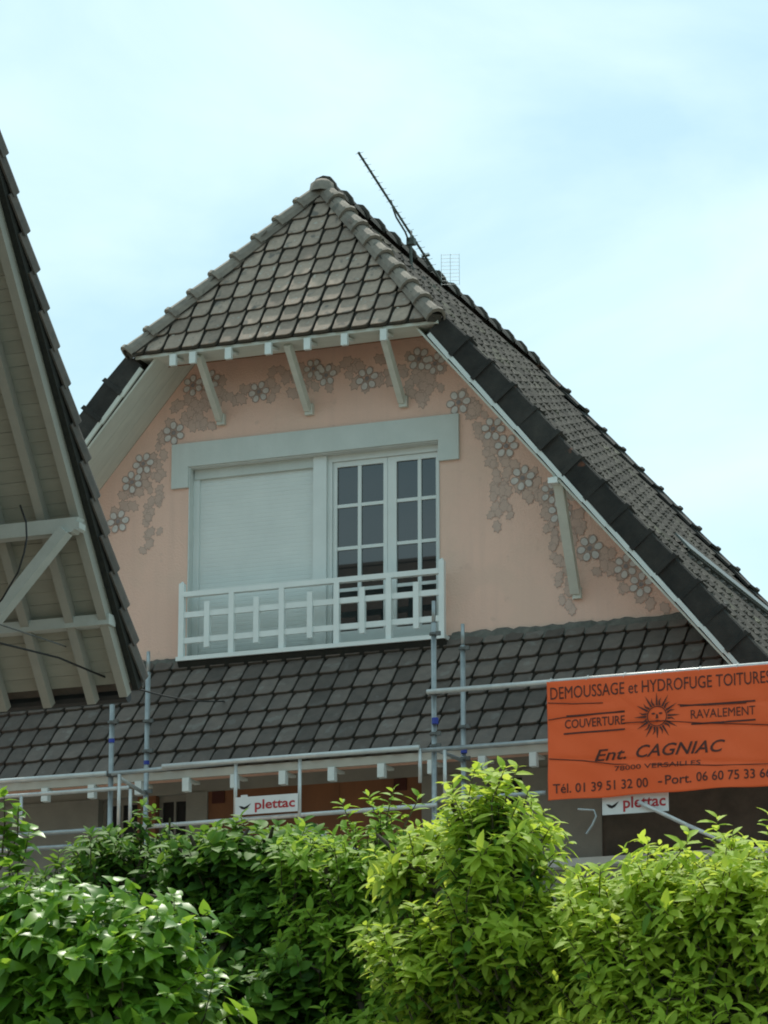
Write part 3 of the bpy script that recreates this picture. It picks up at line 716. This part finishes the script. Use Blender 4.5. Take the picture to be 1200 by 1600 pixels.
pipe((-4.6,Y,7.56),(-1.33,Y,7.558), .024); pipe((-4.6,Y,7.41),(-1.32,Y,7.41), .024)
pipe((-.95,Y,7.555),(2.2,Y,7.575), .022, 'galv'); pipe((2.2,Y,7.62),(3.3,Y,7.62), .022)
pipe((.775,Y-.03,7.47),(1.45,Y-.03,7.14), .020, 'galv', 'brace_tube')
pipe((-.75,Y,7.30),(.3,Y,7.56-.12), .018, 'steel', 'brace_tube')
pipe((-1.25,Y+.05,8.10),(-1.235,-1.36,8.03), .020, 'galv', 'transom')
pipe((2.16,-1.98,8.13),(2.205,-1.35,8.13), .020, 'steel', 'transom')
for x, z0, z1 in ((-2.27,7.60,7.95),(-1.18,7.58,8.10),(-1.055,7.60,7.94),(.088,7.58,8.13),(.772,7.47,8.13),(2.03,7.80,8.13),(2.285,7.62,8.10)):
    pipe((x,Y-.01,z0),(x,Y-.01,z1), .019, 'galv', 'upright')
for x, y, z in ((2.175,-2.03,8.40),(2.225,-1.36,8.23)):
    b = MB(); b.tube([(x,y,z-.03),(x,y,z+.03)], .034, 8); part('blue_tape', b, M['blue'], sc)
b = MB(); b.tube([(-1.304,-2.0,8.44),(-1.304,-2.0,8.48)], .031, 8); part('blue_tape', b, M['blue'], sc)
b = MB(); b.tube([(-1.231,-1.33,8.33),(-1.231,-1.33,8.37)], .031, 8); part('blue_tape', b, M['blue'], sc)
for (p0, p1) in (((4.22,7.47),(4.68,7.225)), ((4.68,7.225),(5.23,6.955)), ((5.23,6.955),(6.2,6.93))):
    pipe((p0[0],Y,p0[1]),(p1[0],Y,p1[1]), .02, 'galv', 'brace_tube')
b = MB()
b.tube([(3.62,Y,7.44),(3.78,Y,7.42),(3.80,Y,7.36),(3.76,Y,7.28),(3.70,Y,7.20)], .010, 6); part('wire_loop', b, M['steel'], sc)
b = MB(); b.box((-4.6,-1.98,6.36),(6.2,-1.35,6.40)); part('deck_board', b, M['plaster'], sc)

# ------------------------------------------------------------------ lettering
def text_mesh(body, x0, x1, zbase, height, y, m, bold=0.0, shear=0.0, slope=0.0, name='lettering', parent=None):
    cu = bpy.data.curves.new('lettering', 'FONT'); cu.body = body; cu.size = 1.0; cu.shear = shear; cu.offset = bold
    cu.resolution_u = 3
    to = bpy.data.objects.new('tmp_text', cu); COL.objects.link(to)
    dg = bpy.context.evaluated_depsgraph_get(); me = bpy.data.meshes.new_from_object(to.evaluated_get(dg))
    bpy.data.objects.remove(to, do_unlink=True)
    co = np.array([v.co[:] for v in me.vertices]); mn = co.min(0); mxx = co.max(0)
    cap = 0.70
    for v in me.vertices:
        fx = (v.co.x-mn[0])/(mxx[0]-mn[0])
        xx = x0+(x1-x0)*fx
        zz = zbase+(v.co.y/cap)*height
        v.co = Vector((xx, (cloth_y(xx, zz)-.0045) if y is None else y, zz))
    me.materials.clear(); me.materials.append(m)
    return put(name, me, parent)

ban = thing('advertising_banner', (4.5, -2.09, 7.54), 'orange cloth banner with dark lettering and a sun face tied to the scaffold rail', 'banner')
BY = -2.095
BX0, BX1 = 3.34, 5.66
nx, nz_ = 110, 70
def cloth_y(x, z):
    fx = (x-BX0)/(BX1-BX0); fz = (z-7.535)/1.145
    cr_ = 0.0
    for (xa, za, xb, zb, d_) in ((3.34,7.94,5.66,7.735,.010),(4.0,8.23,5.66,8.09,.008),(3.34,8.31,4.2,8.345,.007),(3.34,8.48,4.0,8.43,.007),(4.6,8.365,5.66,8.32,.007),(3.9,8.62,4.6,8.02,.005),(4.9,8.62,5.3,7.6,.006)):
        if xa <= x <= xb:
            zc = za+(zb-za)*(x-xa)/(xb-xa); k_ = min((x-xa)/.15, (xb-x)/.15 if xb < 5.6 else 1, 1)
            cr_ += d_*k_*math.exp(-((z-zc)/.022)**2)
    return BY+cr_+(.026*math.sin(fx*7+fz*2)+.008*math.sin(fx*17-fz*9))*(1-fz)+.003*math.sin(fx*31+fz*23)
mb = MB(); vs = []; fs = []
for j in range(nz_+1):
    for i in range(nx+1):
        fx = i/nx; fz = j/nz_
        x = BX0+(BX1-BX0)*fx; z = 7.535+(8.68-7.535)*fz
        y = cloth_y(x, z)
        if j == 0: z += .006*math.sin(fx*19)
        vs.append((x, y, z))
for j in range(nz_):
    for i in range(nx):
        a = j*(nx+1)+i; fs.append((a, a+1, a+nx+2, a+nx+1))
mb.add(vs, fs)
clo = part('cloth', mb, M['orange'], ban, smooth=True)
so = clo.modifiers.new('thickness', 'SOLIDIFY'); so.thickness = 0.002
TY = BY
text_mesh('DEMOUSSAGE et HYDROFUGE TOITURES', 3.375, 5.545, 8.505, .118, None, M['ink'], bold=0, parent=ban)
text_mesh('COUVERTURE', 3.515, 4.115, 8.215, .085, None, M['ink'], bold=.008, parent=ban)
text_mesh('RAVALEMENT', 4.765, 5.385, 8.215, .085, None, M['ink'], bold=0, parent=ban)
text_mesh('Ent.', 3.80, 4.12, 7.885, .105, None, M['ink'], bold=.012, shear=.35, parent=ban)
text_mesh('CAGNIAC', 4.22, 5.09, 7.885, .115, None, M['ink'], bold=.012, shear=.35, parent=ban)
text_mesh('78000 VERSAILLES', 4.00, 4.85, 7.775, .045, None, M['ink'], bold=.005, parent=ban)
text_mesh('Tél. 01 39 51 32 00', 3.39, 4.33, 7.60, .088, None, M['ink'], bold=.008, parent=ban)
text_mesh('-', 4.43, 4.47, 7.61, .088, None, M['ink'], bold=.008, parent=ban)
text_mesh('Port.', 4.50, 4.76, 7.61, .088, None, M['ink'], bold=.008, parent=ban)
text_mesh('06 60 75 33 66', 4.81, 5.52, 7.615, .088, None, M['ink'], bold=.008, parent=ban)
for x0, x1, z in ((3.53,4.115,8.335),(3.50,4.115,8.165),(4.66,5.385,8.345),(4.765,5.385,8.165)):
    b = MB(); b.add([(x0+(x1-x0)*i/8, cloth_y(x0+(x1-x0)*i/8, z)-.0045, z+dz) for dz in (-.008,.008) for i in range(9)], [(i,i+1,i+10,i+9) for i in range(8)]); part('printed_line', b, M['ink'], ban)
# sun face emblem
se = MB(); cx, cz = 4.435, 8.265; TYs = cloth_y(cx, cz)-.006
for k in range(24):
    a = k*2*math.pi/24; r0 = .105; r1 = .23 if k % 2 == 0 else .185; w0 = .010
    ca, sa = math.cos(a), math.sin(a); wv = .013 if k % 2 else 0
    mr = (r0+r1)/2; pa, pc = -sa, ca
    se.add([(cx+ca*r0+pa*w0, TYs, cz+sa*r0+pc*w0), (cx+ca*r0-pa*w0, TYs, cz+sa*r0-pc*w0), (cx+ca*mr-pa*w0*.7+pa*wv, TYs, cz+sa*mr-pc*w0*.7+pc*wv), (cx+ca*r1, TYs, cz+sa*r1), (cx+ca*mr+pa*w0*.7+pa*wv, TYs, cz+sa*mr+pc*w0*.7+pc*wv)], [(0,1,2,3,4)])
n = 28
for (ra, rb) in ((.090,.099),):
    vs = [(cx+math.cos(t*2*math.pi/n)*rr, TYs, cz+math.sin(t*2*math.pi/n)*rr) for rr in (ra, rb) for t in range(n)]
    se.add(vs, [(i, (i+1) % n, n+(i+1) % n, n+i) for i in range(n)])
for ex in (-.035, .035):
    se.add([(cx+ex+math.cos(t*math.pi/4)*.019, TYs, cz+.026+math.sin(t*math.pi/4)*.009) for t in range(8)], [tuple(range(8))])
se.add([(cx-.006,TYs,cz+.02),(cx+.006,TYs,cz+.02),(cx+.014,TYs,cz-.022),(cx-.014,TYs,cz-.022)], [(0,1,2,3)])
se.add([(cx-.034,TYs,cz-.045),(cx,TYs,cz-.056),(cx+.034,TYs,cz-.045),(cx,TYs,cz-.037)], [(0,1,2,3)])
part('sun_emblem', se, M['ink'], ban)
# thin dark strands along the folds, standing in for crease shade
def fold_line(p, r=.0042):
    b = MB(); b.tube([(x, cloth_y(x, z)-.006, z) for x, z in p], r, 5, cap=False); part('fold_shade_line', b, M['ink'], ban)
fold_line([(3.35,8.475),(3.6,8.45),(3.9,8.435)]); fold_line([(3.35,8.31),(3.5,8.325),(3.7,8.328),(4.11,8.343)])
fold_line([(3.35,7.935),(3.7,7.895),(4.0,7.84),(4.5,7.80),(5.0,7.755),(5.66,7.735)]); fold_line([(4.1,8.225),(4.5,8.215),(4.9,8.165),(5.3,8.13),(5.66,8.09)]); fold_line([(4.64,8.36),(4.9,8.335),(5.3,8.33)])
for i in range(7):
    x = BX0+.03+i*.37; b = MB()
    b.tube([(x+math.cos(t*math.pi/5)*.010, -2.06+math.sin(t*math.pi/5)*.038, 8.686+math.cos(t*math.pi/5)*.034) for t in range(11)], .004, 5, cap=False); part('tie_ring', b, M['galv'], ban)

def plettac(x0, x1, z0, z1, label, y):
    s = thing('maker_sign', ((x0+x1)/2, y, z0), label, 'sign', 'small white signs on the scaffold rails')
    b = MB(); b.box((x0, y, z0), (x1, y+.012, z1)); b.box((x0+.06, y+.001, z1), (x0+.13, y+.012, z1+.02)); part('board', b, M['signwhite'], s)
    h = z1-z0; w_ = x1-x0
    text_mesh('plettac', x0+w_*.32, x0+w_*.96, z0+h*.27, h*.52, y-.003, M['red'], bold=.02, parent=s)
    k = MB(); k.add([(x0+w_*.06,y-.003,z0+h*.50),(x0+w_*.10,y-.003,z0+h*.34),(x0+w_*.15,y-.003,z0+h*.28),(x0+w_*.20,y-.003,z0+h*.36),(x0+w_*.26,y-.003,z0+h*.62),(x0+w_*.19,y-.003,z0+h*.48),(x0+w_*.15,y-.003,z0+h*.42),(x0+w_*.11,y-.003,z0+h*.48)], [(0,1,2,3,4,5,6,7)]); part('tick_emblem', k, M['black'], s)
plettac(.10, .765, 7.60, 7.775, 'small white sign with red word before the brown boarding left of centre', Y-.045)
plettac(3.85, 4.50, 7.375, 7.575, 'small white sign half hidden below the orange banner', -2.015)

# ================================================================== ANTENNA
an = thing('tv_antenna', (0.38, 1.95, 14.85), 'television aerial with a long toothed boom and mesh reflector on the roof ridge', 'antenna')
BF = Vector((.147, 1.0, 15.60)); BR = Vector((.463, 2.8, 14.60)); BD = (BR-BF)
b = MB(); b.tube([BF, BR], .015, 6); part('boom', b, M['aludark'], an)
XD = Vector((1, 0, 0)); XD = (XD-BD.normalized()*XD.dot(BD.normalized())).normalized(); UPB = XD.cross(BD.normalized()).normalized()
if UPB.z < 0: UPB = -UPB
for i in range(21):
    p = BF+BD*(i/22.0+.01); b = MB(); hl = .05 if i < 12 else .06
    b.tube([p-XD*hl+UPB*.012, p+XD*hl+UPB*.012], .0028, 5); b.bar(p-UPB*.012, p+UPB*.022, .018, .018, up=BD); part('element', b, M['alu'], an)
b = MB(); q = BF+BD*.80; b.bar(q-XD*.05+UPB*.02, q+XD*.05+UPB*.02, .03, .02, up=UPB); part('dipole_box', b, M['alu'], an)
for k in range(9):        # mesh reflector panel behind
    b = MB(); zz_ = 14.57+k*.045; b.tube([(.46, 2.80, zz_), (.66, 2.86, zz_)], .0025, 5); part('reflector_rod', b, M['galv'], an)
for xx in (.46, .56, .66):
    b = MB(); b.tube([(xx, 2.80+(xx-.46)*.3, 14.56), (xx, 2.80+(xx-.46)*.3, 14.94)], .003, 5); part('reflector_rib', b, M['galv'], an)
b = MB(); b.tube([BR, (.46, 2.80, 14.60)], .008, 5); part('reflector_arm', b, M['aludark'], an)
b = MB(); b.tube([(.40, 2.0, 14.35), (.385, 2.0, 14.84)], .020, 8); part('mast', b, M['aludark'], an)
b = MB(); b.tube([(.385, 2.0, 14.80), (.36, 1.9, 14.93), (.31, 1.75, 15.06), (.295, 1.70, 15.14), (.27, 1.68, 15.25)], .012, 6); part('support_arm', b, M['aludark'], an, smooth=True)
b = MB(); b.box((.35, 1.96, 14.80), (.44, 2.04, 14.88)); b.bar((.385,2.0,14.84), (.36,2.1,15.0), .02,.02); part('clamp', b, M['aludark'], an)

# ================================================================== CABLES
def sag(a, c, d, n=14):
    a = Vector(a); c = Vector(c)
    return [a.lerp(c, i/n)-Vector((0, 0, d*4*(i/n)*(1-i/n))) for i in range(n+1)]
b = MB(); b.tube([(1.3,-10.6,7.60),(1.636,-10.0,7.54),(1.78,-9.3,7.56)]+sag((1.93,-8.62,7.50),(-.9,-.03,9.22),.06), .008, 6)
solo('cable', b, M['black'], (1.3,-10.6,7.60), 'thick black cable slung from under the neighbour roof corner across the dark tiles', 'cable', smooth=True)
b = MB(); b.tube([(1.3,-10.2,7.80)]+sag((1.8,-9.3,7.66),(-1.9,-.02,9.74),.05), .006, 6)
solo('cable', b, M['coupler'], (1.3,-10.2,7.80), 'thin grey cable reaching the pink wall left of the balcony railing', 'cable', smooth=True)
b = MB(); b.tube([(1.88,-10.2,8.55),(1.96,-10.25,8.40),(1.985,-10.28,8.265),(1.975,-10.3,8.14),(1.93,-10.3,8.0),(1.80,-10.3,7.80),(1.55,-10.3,7.58),(1.2,-10.3,7.40)], .008, 6)
solo('cable', b, M['black'], (1.88,-10.2,8.55), 'black cable loop hanging from the upper beam under the cream boards', 'cable', smooth=True)

# ================================================================== TREES
def leaf_mesh(name, m, widths, fold=.25, droop=.25):
    mb = MB(); vs = []; n = len(widths)
    for i, (t, wd) in enumerate(widths):
        z = -droop*t*t
        vs += [(0, t, z), (-wd, t, z+wd*fold), (wd, t, z+wd*fold)]
    fs = []
    for i in range(n-1):
        a = 3*i; b_ = 3*(i+1)
        fs += [(a, a+1, b_+1, b_), (a, b_, b_+2, a+2)]
    me = bpy.data.meshes.new(name); me.from_pydata(vs, [], fs); me.materials.append(m)
    me.polygons.foreach_set('use_smooth', [True]*len(fs)); me.update(); return me, vs, fs
OV = [(0,.015),(.22,.15),(.50,.205),(.78,.13),(1,.0)]
HT = [(0,.03),(.06,.30),(.32,.40),(.68,.24),(1,.0)]
RD = [(0,.03),(.12,.26),(.42,.36),(.76,.25),(1,.03)]
LM = {
 'lime': leafmat('young_lime_leaf', (0.34, 0.50, 0.045), (0.48, 0.60, 0.09), .6, .40, .25),
 'green': leafmat('mature_green_leaf', (0.09, 0.20, 0.022), (0.16, 0.30, 0.035), .6, .32, .25),
 'deep': leafmat('deep_green_leaf', (0.035, 0.095, 0.018), (0.065, 0.15, 0.025), .6, .25, .25),
 'mid': leafmat('mid_green_leaf', (0.085, 0.20, 0.022), (0.15, 0.29, 0.035), .6, .32, .25),
 'limemid': leafmat('fresh_green_leaf', (0.20, 0.37, 0.035), (0.32, 0.48, 0.06), .6, .36, .25),
 'heart': leafmat('glossy_heart_leaf', (0.10, 0.25, 0.022), (0.24, 0.43, 0.04), .40, .35, .35),
}
def tree(name, label, cat, base, clumps, widths, size, m_tip, m_old, nshoot, nleaf, extra=(), droop=.25, fold=.25, tipfrac=.45, slen=(.20, .46), upb=.75, group='leafy shrubs and trees in a row before the house', seed=1):
    rnd = random.Random(seed)
    t = thing(name, base, label, cat, group)
    me_tip, LV, LF = leaf_mesh('leaf', m_tip, widths, fold, droop)
    me_old, _, _ = leaf_mesh('leaf', m_old, widths, fold, droop)
    tw = MB(); shoots = []
    for (c, r, n) in clumps:
        c = Vector(c)
        for i in range(int(n*DENS)):
            while True:
                d = Vector((rnd.gauss(0,1), rnd.gauss(0,1)-.45, rnd.gauss(0,1)+.35))
                if d.length > .3: d.normalize(); break
            depth = 1-.50*rnd.random()**1.3
            tip = c+Vector((d.x*r[0], d.y*r[1], d.z*r[2]))*depth*rnd.uniform(.82, 1.22)
            dirn = (d+Vector((rnd.gauss(0,.25), rnd.gauss(0,.25), upb+rnd.gauss(0,.2)))).normalized()
            shoots.append((tip, dirn, rnd.uniform(*slen)))
    for (tip, dirn, l) in extra: shoots.append((Vector(tip), Vector(dirn).normalized(), l))
    leaves = []
    for (tip, dirn, l) in shoots:
        st = tip-dirn*l; bend = Vector((rnd.gauss(0,.03), rnd.gauss(0,.03), 0))
        mid = (st+tip)/2+bend
        tw.tube([st, mid, tip], [.006, .004, .002], 4, cap=False)
        nl = int(nleaf*l/.3*rnd.uniform(.8, 1.2)); ph = rnd.random()*6.28
        a1 = dirn.cross(Vector((0,0,1)));
        if a1.length < .05: a1 = Vector((1,0,0))
        a1.normalize(); a2 = dirn.cross(a1)
        for k in range(nl):
            f = 1-(k/nl)**1.25*.98; p = st.lerp(tip, f)+bend*math.sin(f*3.14)
            ph += 2.4+rnd.gauss(0,.25); radial = a1*math.cos(ph)+a2*math.sin(ph)
            up = .75 if k < 3 else .30
            d = (radial*rnd.uniform(.8,1.1)+dirn*up*rnd.uniform(.5,1.3)+Vector((0,-.12,-.02+rnd.gauss(0,.22)))).normalized()
            nrm = Vector((rnd.gauss(0,.33)+.15, rnd.gauss(0,.33)-.40, 1))+dirn*.3; nrm = (nrm-d*nrm.dot(d))
            if nrm.length < .05: continue
            nrm.normalize(); xx = d.cross(nrm)
            s_ = size*rnd.uniform(.62, 1.15)*(.7 if k < 2 else 1)
            mt = Matrix(((xx.x*s_, d.x*s_, nrm.x*s_, p.x), (xx.y*s_, d.y*s_, nrm.y*s_, p.y), (xx.z*s_, d.z*s_, nrm.z*s_, p.z), (0,0,0,1)))
            leaves.append((mt, f > 1-tipfrac, p))
    # the nearest, outermost leaves are parts of their own
    F = Vector((-math.sin(rad(21.43)), math.cos(rad(21.43)), 0))
    def score(p): return (p-CAM).dot(F)-p.z*.9+rnd.random()*.25
    order = sorted(range(len(leaves)), key=lambda i: score(leaves[i][2]))
    own = set(order[:290])
    arrs = {True: [], False: []}
    base_v = np.array([(*v, 1.0) for v in LV])
    for i, (mt, young, p) in enumerate(leaves):
        if i in own: put('leaf', me_tip if young else me_old, t, mt)
        else: arrs[young].append((np.array(mt) @ base_v.T).T[:, :3])
    nv = len(LV); vs = []; fs = []; mi = []
    for y_, ms in ((True, 0), (False, 1)):
        if arrs[y_]:
            for A in arrs[y_]:
                b0 = len(vs); vs.extend(map(tuple, A)); fs.extend(tuple(q+b0 for q in f_) for f_ in LF); mi.extend([ms]*len(LF))
    me = bpy.data.meshes.new('foliage'); me.from_pydata(vs, [], fs); me.materials.append(m_tip); me.materials.append(m_old)
    me.polygons.foreach_set('material_index', mi); me.polygons.foreach_set('use_smooth', [True]*len(fs)); me.update()
    put('foliage', me, t, kind='stuff')
    # trunk and limbs
    b0 = Vector(base); tk = MB(); fork = Vector(clumps[0][0])-Vector((0,0,clumps[0][1][2]*.7))
    tk.tube([b0, b0.lerp(fork, .5)+Vector((.05,.03,0)), fork], [.10, .075, .055], 9); part('trunk', tk, M['bark'], t, smooth=True)
    for (c, r, n) in clumps:
        c = Vector(c)
        for k in range(6):
            e = c+Vector((rnd.uniform(-.7,.7)*r[0], rnd.uniform(-.7,.7)*r[1], rnd.uniform(-.1,.75)*r[2]))
            b = MB(); b.tube([fork, fork.lerp(e,.5)+Vector((rnd.gauss(0,.05),rnd.gauss(0,.05),-.04)), e], [.035,.022,.008], 6, cap=False); part('limb', b, M['bark'], t, smooth=True)
    part('twigs', tw, M['twig'], t, kind='stuff')
    return t
DENS = 1.55
def PX(px): return 5.88+px*.00325
def PZ(px, py): return 5.53-.00316*(py-1000)-.00027*px
def at(px, py, dy=0):      # a point of the hedge row, dy metres behind its front line
    k = (15+dy)/15.0
    x = PX(px); z = PZ(px, py)
    return (13.8+(x-13.8)*k, -18+dy, 1.7+(z-1.7)*k)
def clump(px, py, rx, rz, n, dy=0, ry=.45):
    return (at(px, py, dy), (rx*.00325, ry, rz*.0031), n)
tree('deciduous_shrub', 'tall lime green shrub with upright leafy shoot rising beside the orange banner', 'shrub', at(800,2900,0)[:2]+(0,),
     [clump(800,1330,90,130,70), clump(740,1500,150,120,95), clump(860,1500,140,120,85), clump(800,1440,110,90,60,-.1), clump(780,1620,170,110,80,0), clump(930,1415,75,70,45,.2), clump(920,1480,80,100,50,.3), clump(930,1560,90,90,40,.2), clump(690,1350,80,80,40,.3)], OV, .098, LM['lime'], LM['green'], 0, 20,
     extra=[(at(775,1190),(.0,0,1),.34),(at(800,1205),(.2,-.1,1),.33),(at(755,1225),(-.3,-.1,1),.30),(at(850,1235),(.35,-.1,.9),.33),(at(735,1262),(-.5,-.1,.9),.3),(at(880,1275),(.5,0,.9),.3),(at(905,1300),(.6,0,.7),.3),(at(720,1290),(-.6,0,.9),.3),(at(700,1330),(-.7,-.1,.8),.3),(at(900,1340),(.6,-.1,.8),.3),(at(925,1360),(.4,-.1,1),.3),(at(820,1255),(.1,-.4,1),.3),(at(780,1250),(-.1,-.4,1),.3),(at(760,1290),(-.1,-.4,1),.3),(at(840,1300),(.1,-.4,1),.3)], seed=3)
tree('deciduous_shrub', 'pale yellow green shrub filling the right corner with thin shoots below the banner', 'shrub', at(1120,2900,-.4)[:2]+(0,),
     [clump(1120,1420,130,110,90,-.4), clump(1010,1500,120,110,80,-.4), clump(1210,1420,110,110,60,-.4), clump(1100,1570,160,90,80,-.5), clump(960,1405,75,65,45,-.2), clump(1060,1370,75,70,40,-.3), clump(1175,1360,80,75,45,-.3), clump(1150,1640,170,90,50,-.6)], OV, .092, LM['lime'], LM['green'], 0, 20,
     extra=[(at(1122,1262,-.3),(.1,0,1),.22),(at(1010,1295,-.3),(-.4,0,1),.32),(at(985,1310,-.3),(-.6,0,.8),.3),(at(1060,1310,-.3),(.1,-.1,1),.3),(at(1100,1330,-.3),(.2,-.1,1),.3),(at(1195,1255,-.3),(.1,0,1),.3),(at(1080,1285,-.3),(-.1,0,1),.3),(at(1160,1290,-.3),(.2,0,1),.3),(at(1035,1300,-.3),(-.2,-.1,1),.3),(at(1128,1300,-.3),(0,-.2,1),.32),(at(1150,1340,-.3),(.2,-.1,1),.3)], tipfrac=.6, seed=5)
tree('deciduous_shrub', 'mid green shrub in the centre with loose leafy tips before the brown boarding', 'shrub', at(600,2900,.9)[:2]+(0,),
     [clump(620,1370,110,110,80,.9), clump(560,1480,120,130,80,.9), clump(680,1460,100,120,60,.7), clump(640,1620,130,110,60,.6), clump(520,1360,70,70,40,1.0), clump(720,1560,90,110,40,.6)], OV, .088, LM['limemid'], LM['mid'], 0, 20,
     extra=[(at(640,1228,.8),(.1,0,1),.3),(at(600,1238,.8),(-.1,0,1),.3),(at(560,1250,.8),(-.3,0,1),.3),(at(680,1240,.8),(.3,0,1),.3),(at(715,1260,.8),(.4,0,1),.3),(at(620,1262,.7),(-.1,-.4,1),.3)], seed=8, tipfrac=.5)
tree('deciduous_shrub', 'dark green shrub with a pointed leafy top before the left window', 'shrub', at(230,2900,1.6)[:2]+(0,),
     [clump(220,1350,90,65,55,1.6), clump(190,1450,120,100,45,1.6), clump(300,1480,110,90,50,1.5), clump(320,1370,80,60,40,1.6), clump(130,1390,90,60,30,1.6)], OV, .088, LM['mid'], LM['deep'], 0, 18,
     extra=[(at(240,1258,1.5),(0,0,1),.24),(at(262,1265,1.5),(.3,0,1),.26),(at(220,1285,1.5),(-.3,0,1),.26),(at(285,1295,1.5),(.5,0,.8),.24),(at(190,1300,1.5),(-.5,0,.8),.24),(at(160,1325,1.5),(-.6,0,.7),.24)], tipfrac=.35, seed=11)
tree('deciduous_shrub', 'deep green shrub with broad rounded leaves below the small white sign', 'shrub', at(430,2900,1.3)[:2]+(0,),
     [clump(420,1350,90,70,60,1.3), clump(460,1460,110,120,70,1.2), clump(400,1560,120,100,50,.9), clump(520,1560,110,100,50,.8), clump(430,1700,200,120,60,.9), clump(500,1400,100,70,40,1.2), clump(330,1450,90,80,40,1.3), clump(560,1640,120,90,40,.9), clump(340,1340,60,45,25,1.3), clump(500,1340,70,60,40,1.2)], RD, .092, LM['mid'], LM['deep'], 0, 17,
     extra=[(at(400,1275,1.2),(-.1,0,1),.26),(at(360,1292,1.2),(-.4,0,1),.26),(at(460,1285,1.2),(.2,0,1),.26),(at(500,1280,1.2),(.3,0,1),.26)], tipfrac=.3, seed=13)
tree('heart_leaved_tree', 'glossy heart-leaved tree in the bottom left corner with white glints on its foliage', 'tree', at(120,3100,-1.2)[:2]+(0,),
     [clump(150,1480,190,95,110,-1.2), clump(60,1500,140,120,60,-1.2), clump(250,1510,115,90,80,-1.3), clump(200,1600,200,100,90,-1.3), clump(100,1700,200,100,50,-1.3)], HT, .098, LM['heart'], LM['green'], 0, 15,
     extra=[(at(10,1240,-1),(0,0,1),.3),(at(35,1265,-1),(.3,0,1),.3),(at(55,1300,-1),(.4,-.1,.9),.3),(at(15,1300,-1),(0,-.2,1),.3),(at(40,1340,-1),(.2,-.1,1),.3),(at(350,1420,-1.3),(.8,0,.4),.3),(at(340,1480,-1.3),(.9,0,.0),.3)], droop=.45, fold=.18, tipfrac=.4, upb=.25, seed=17)
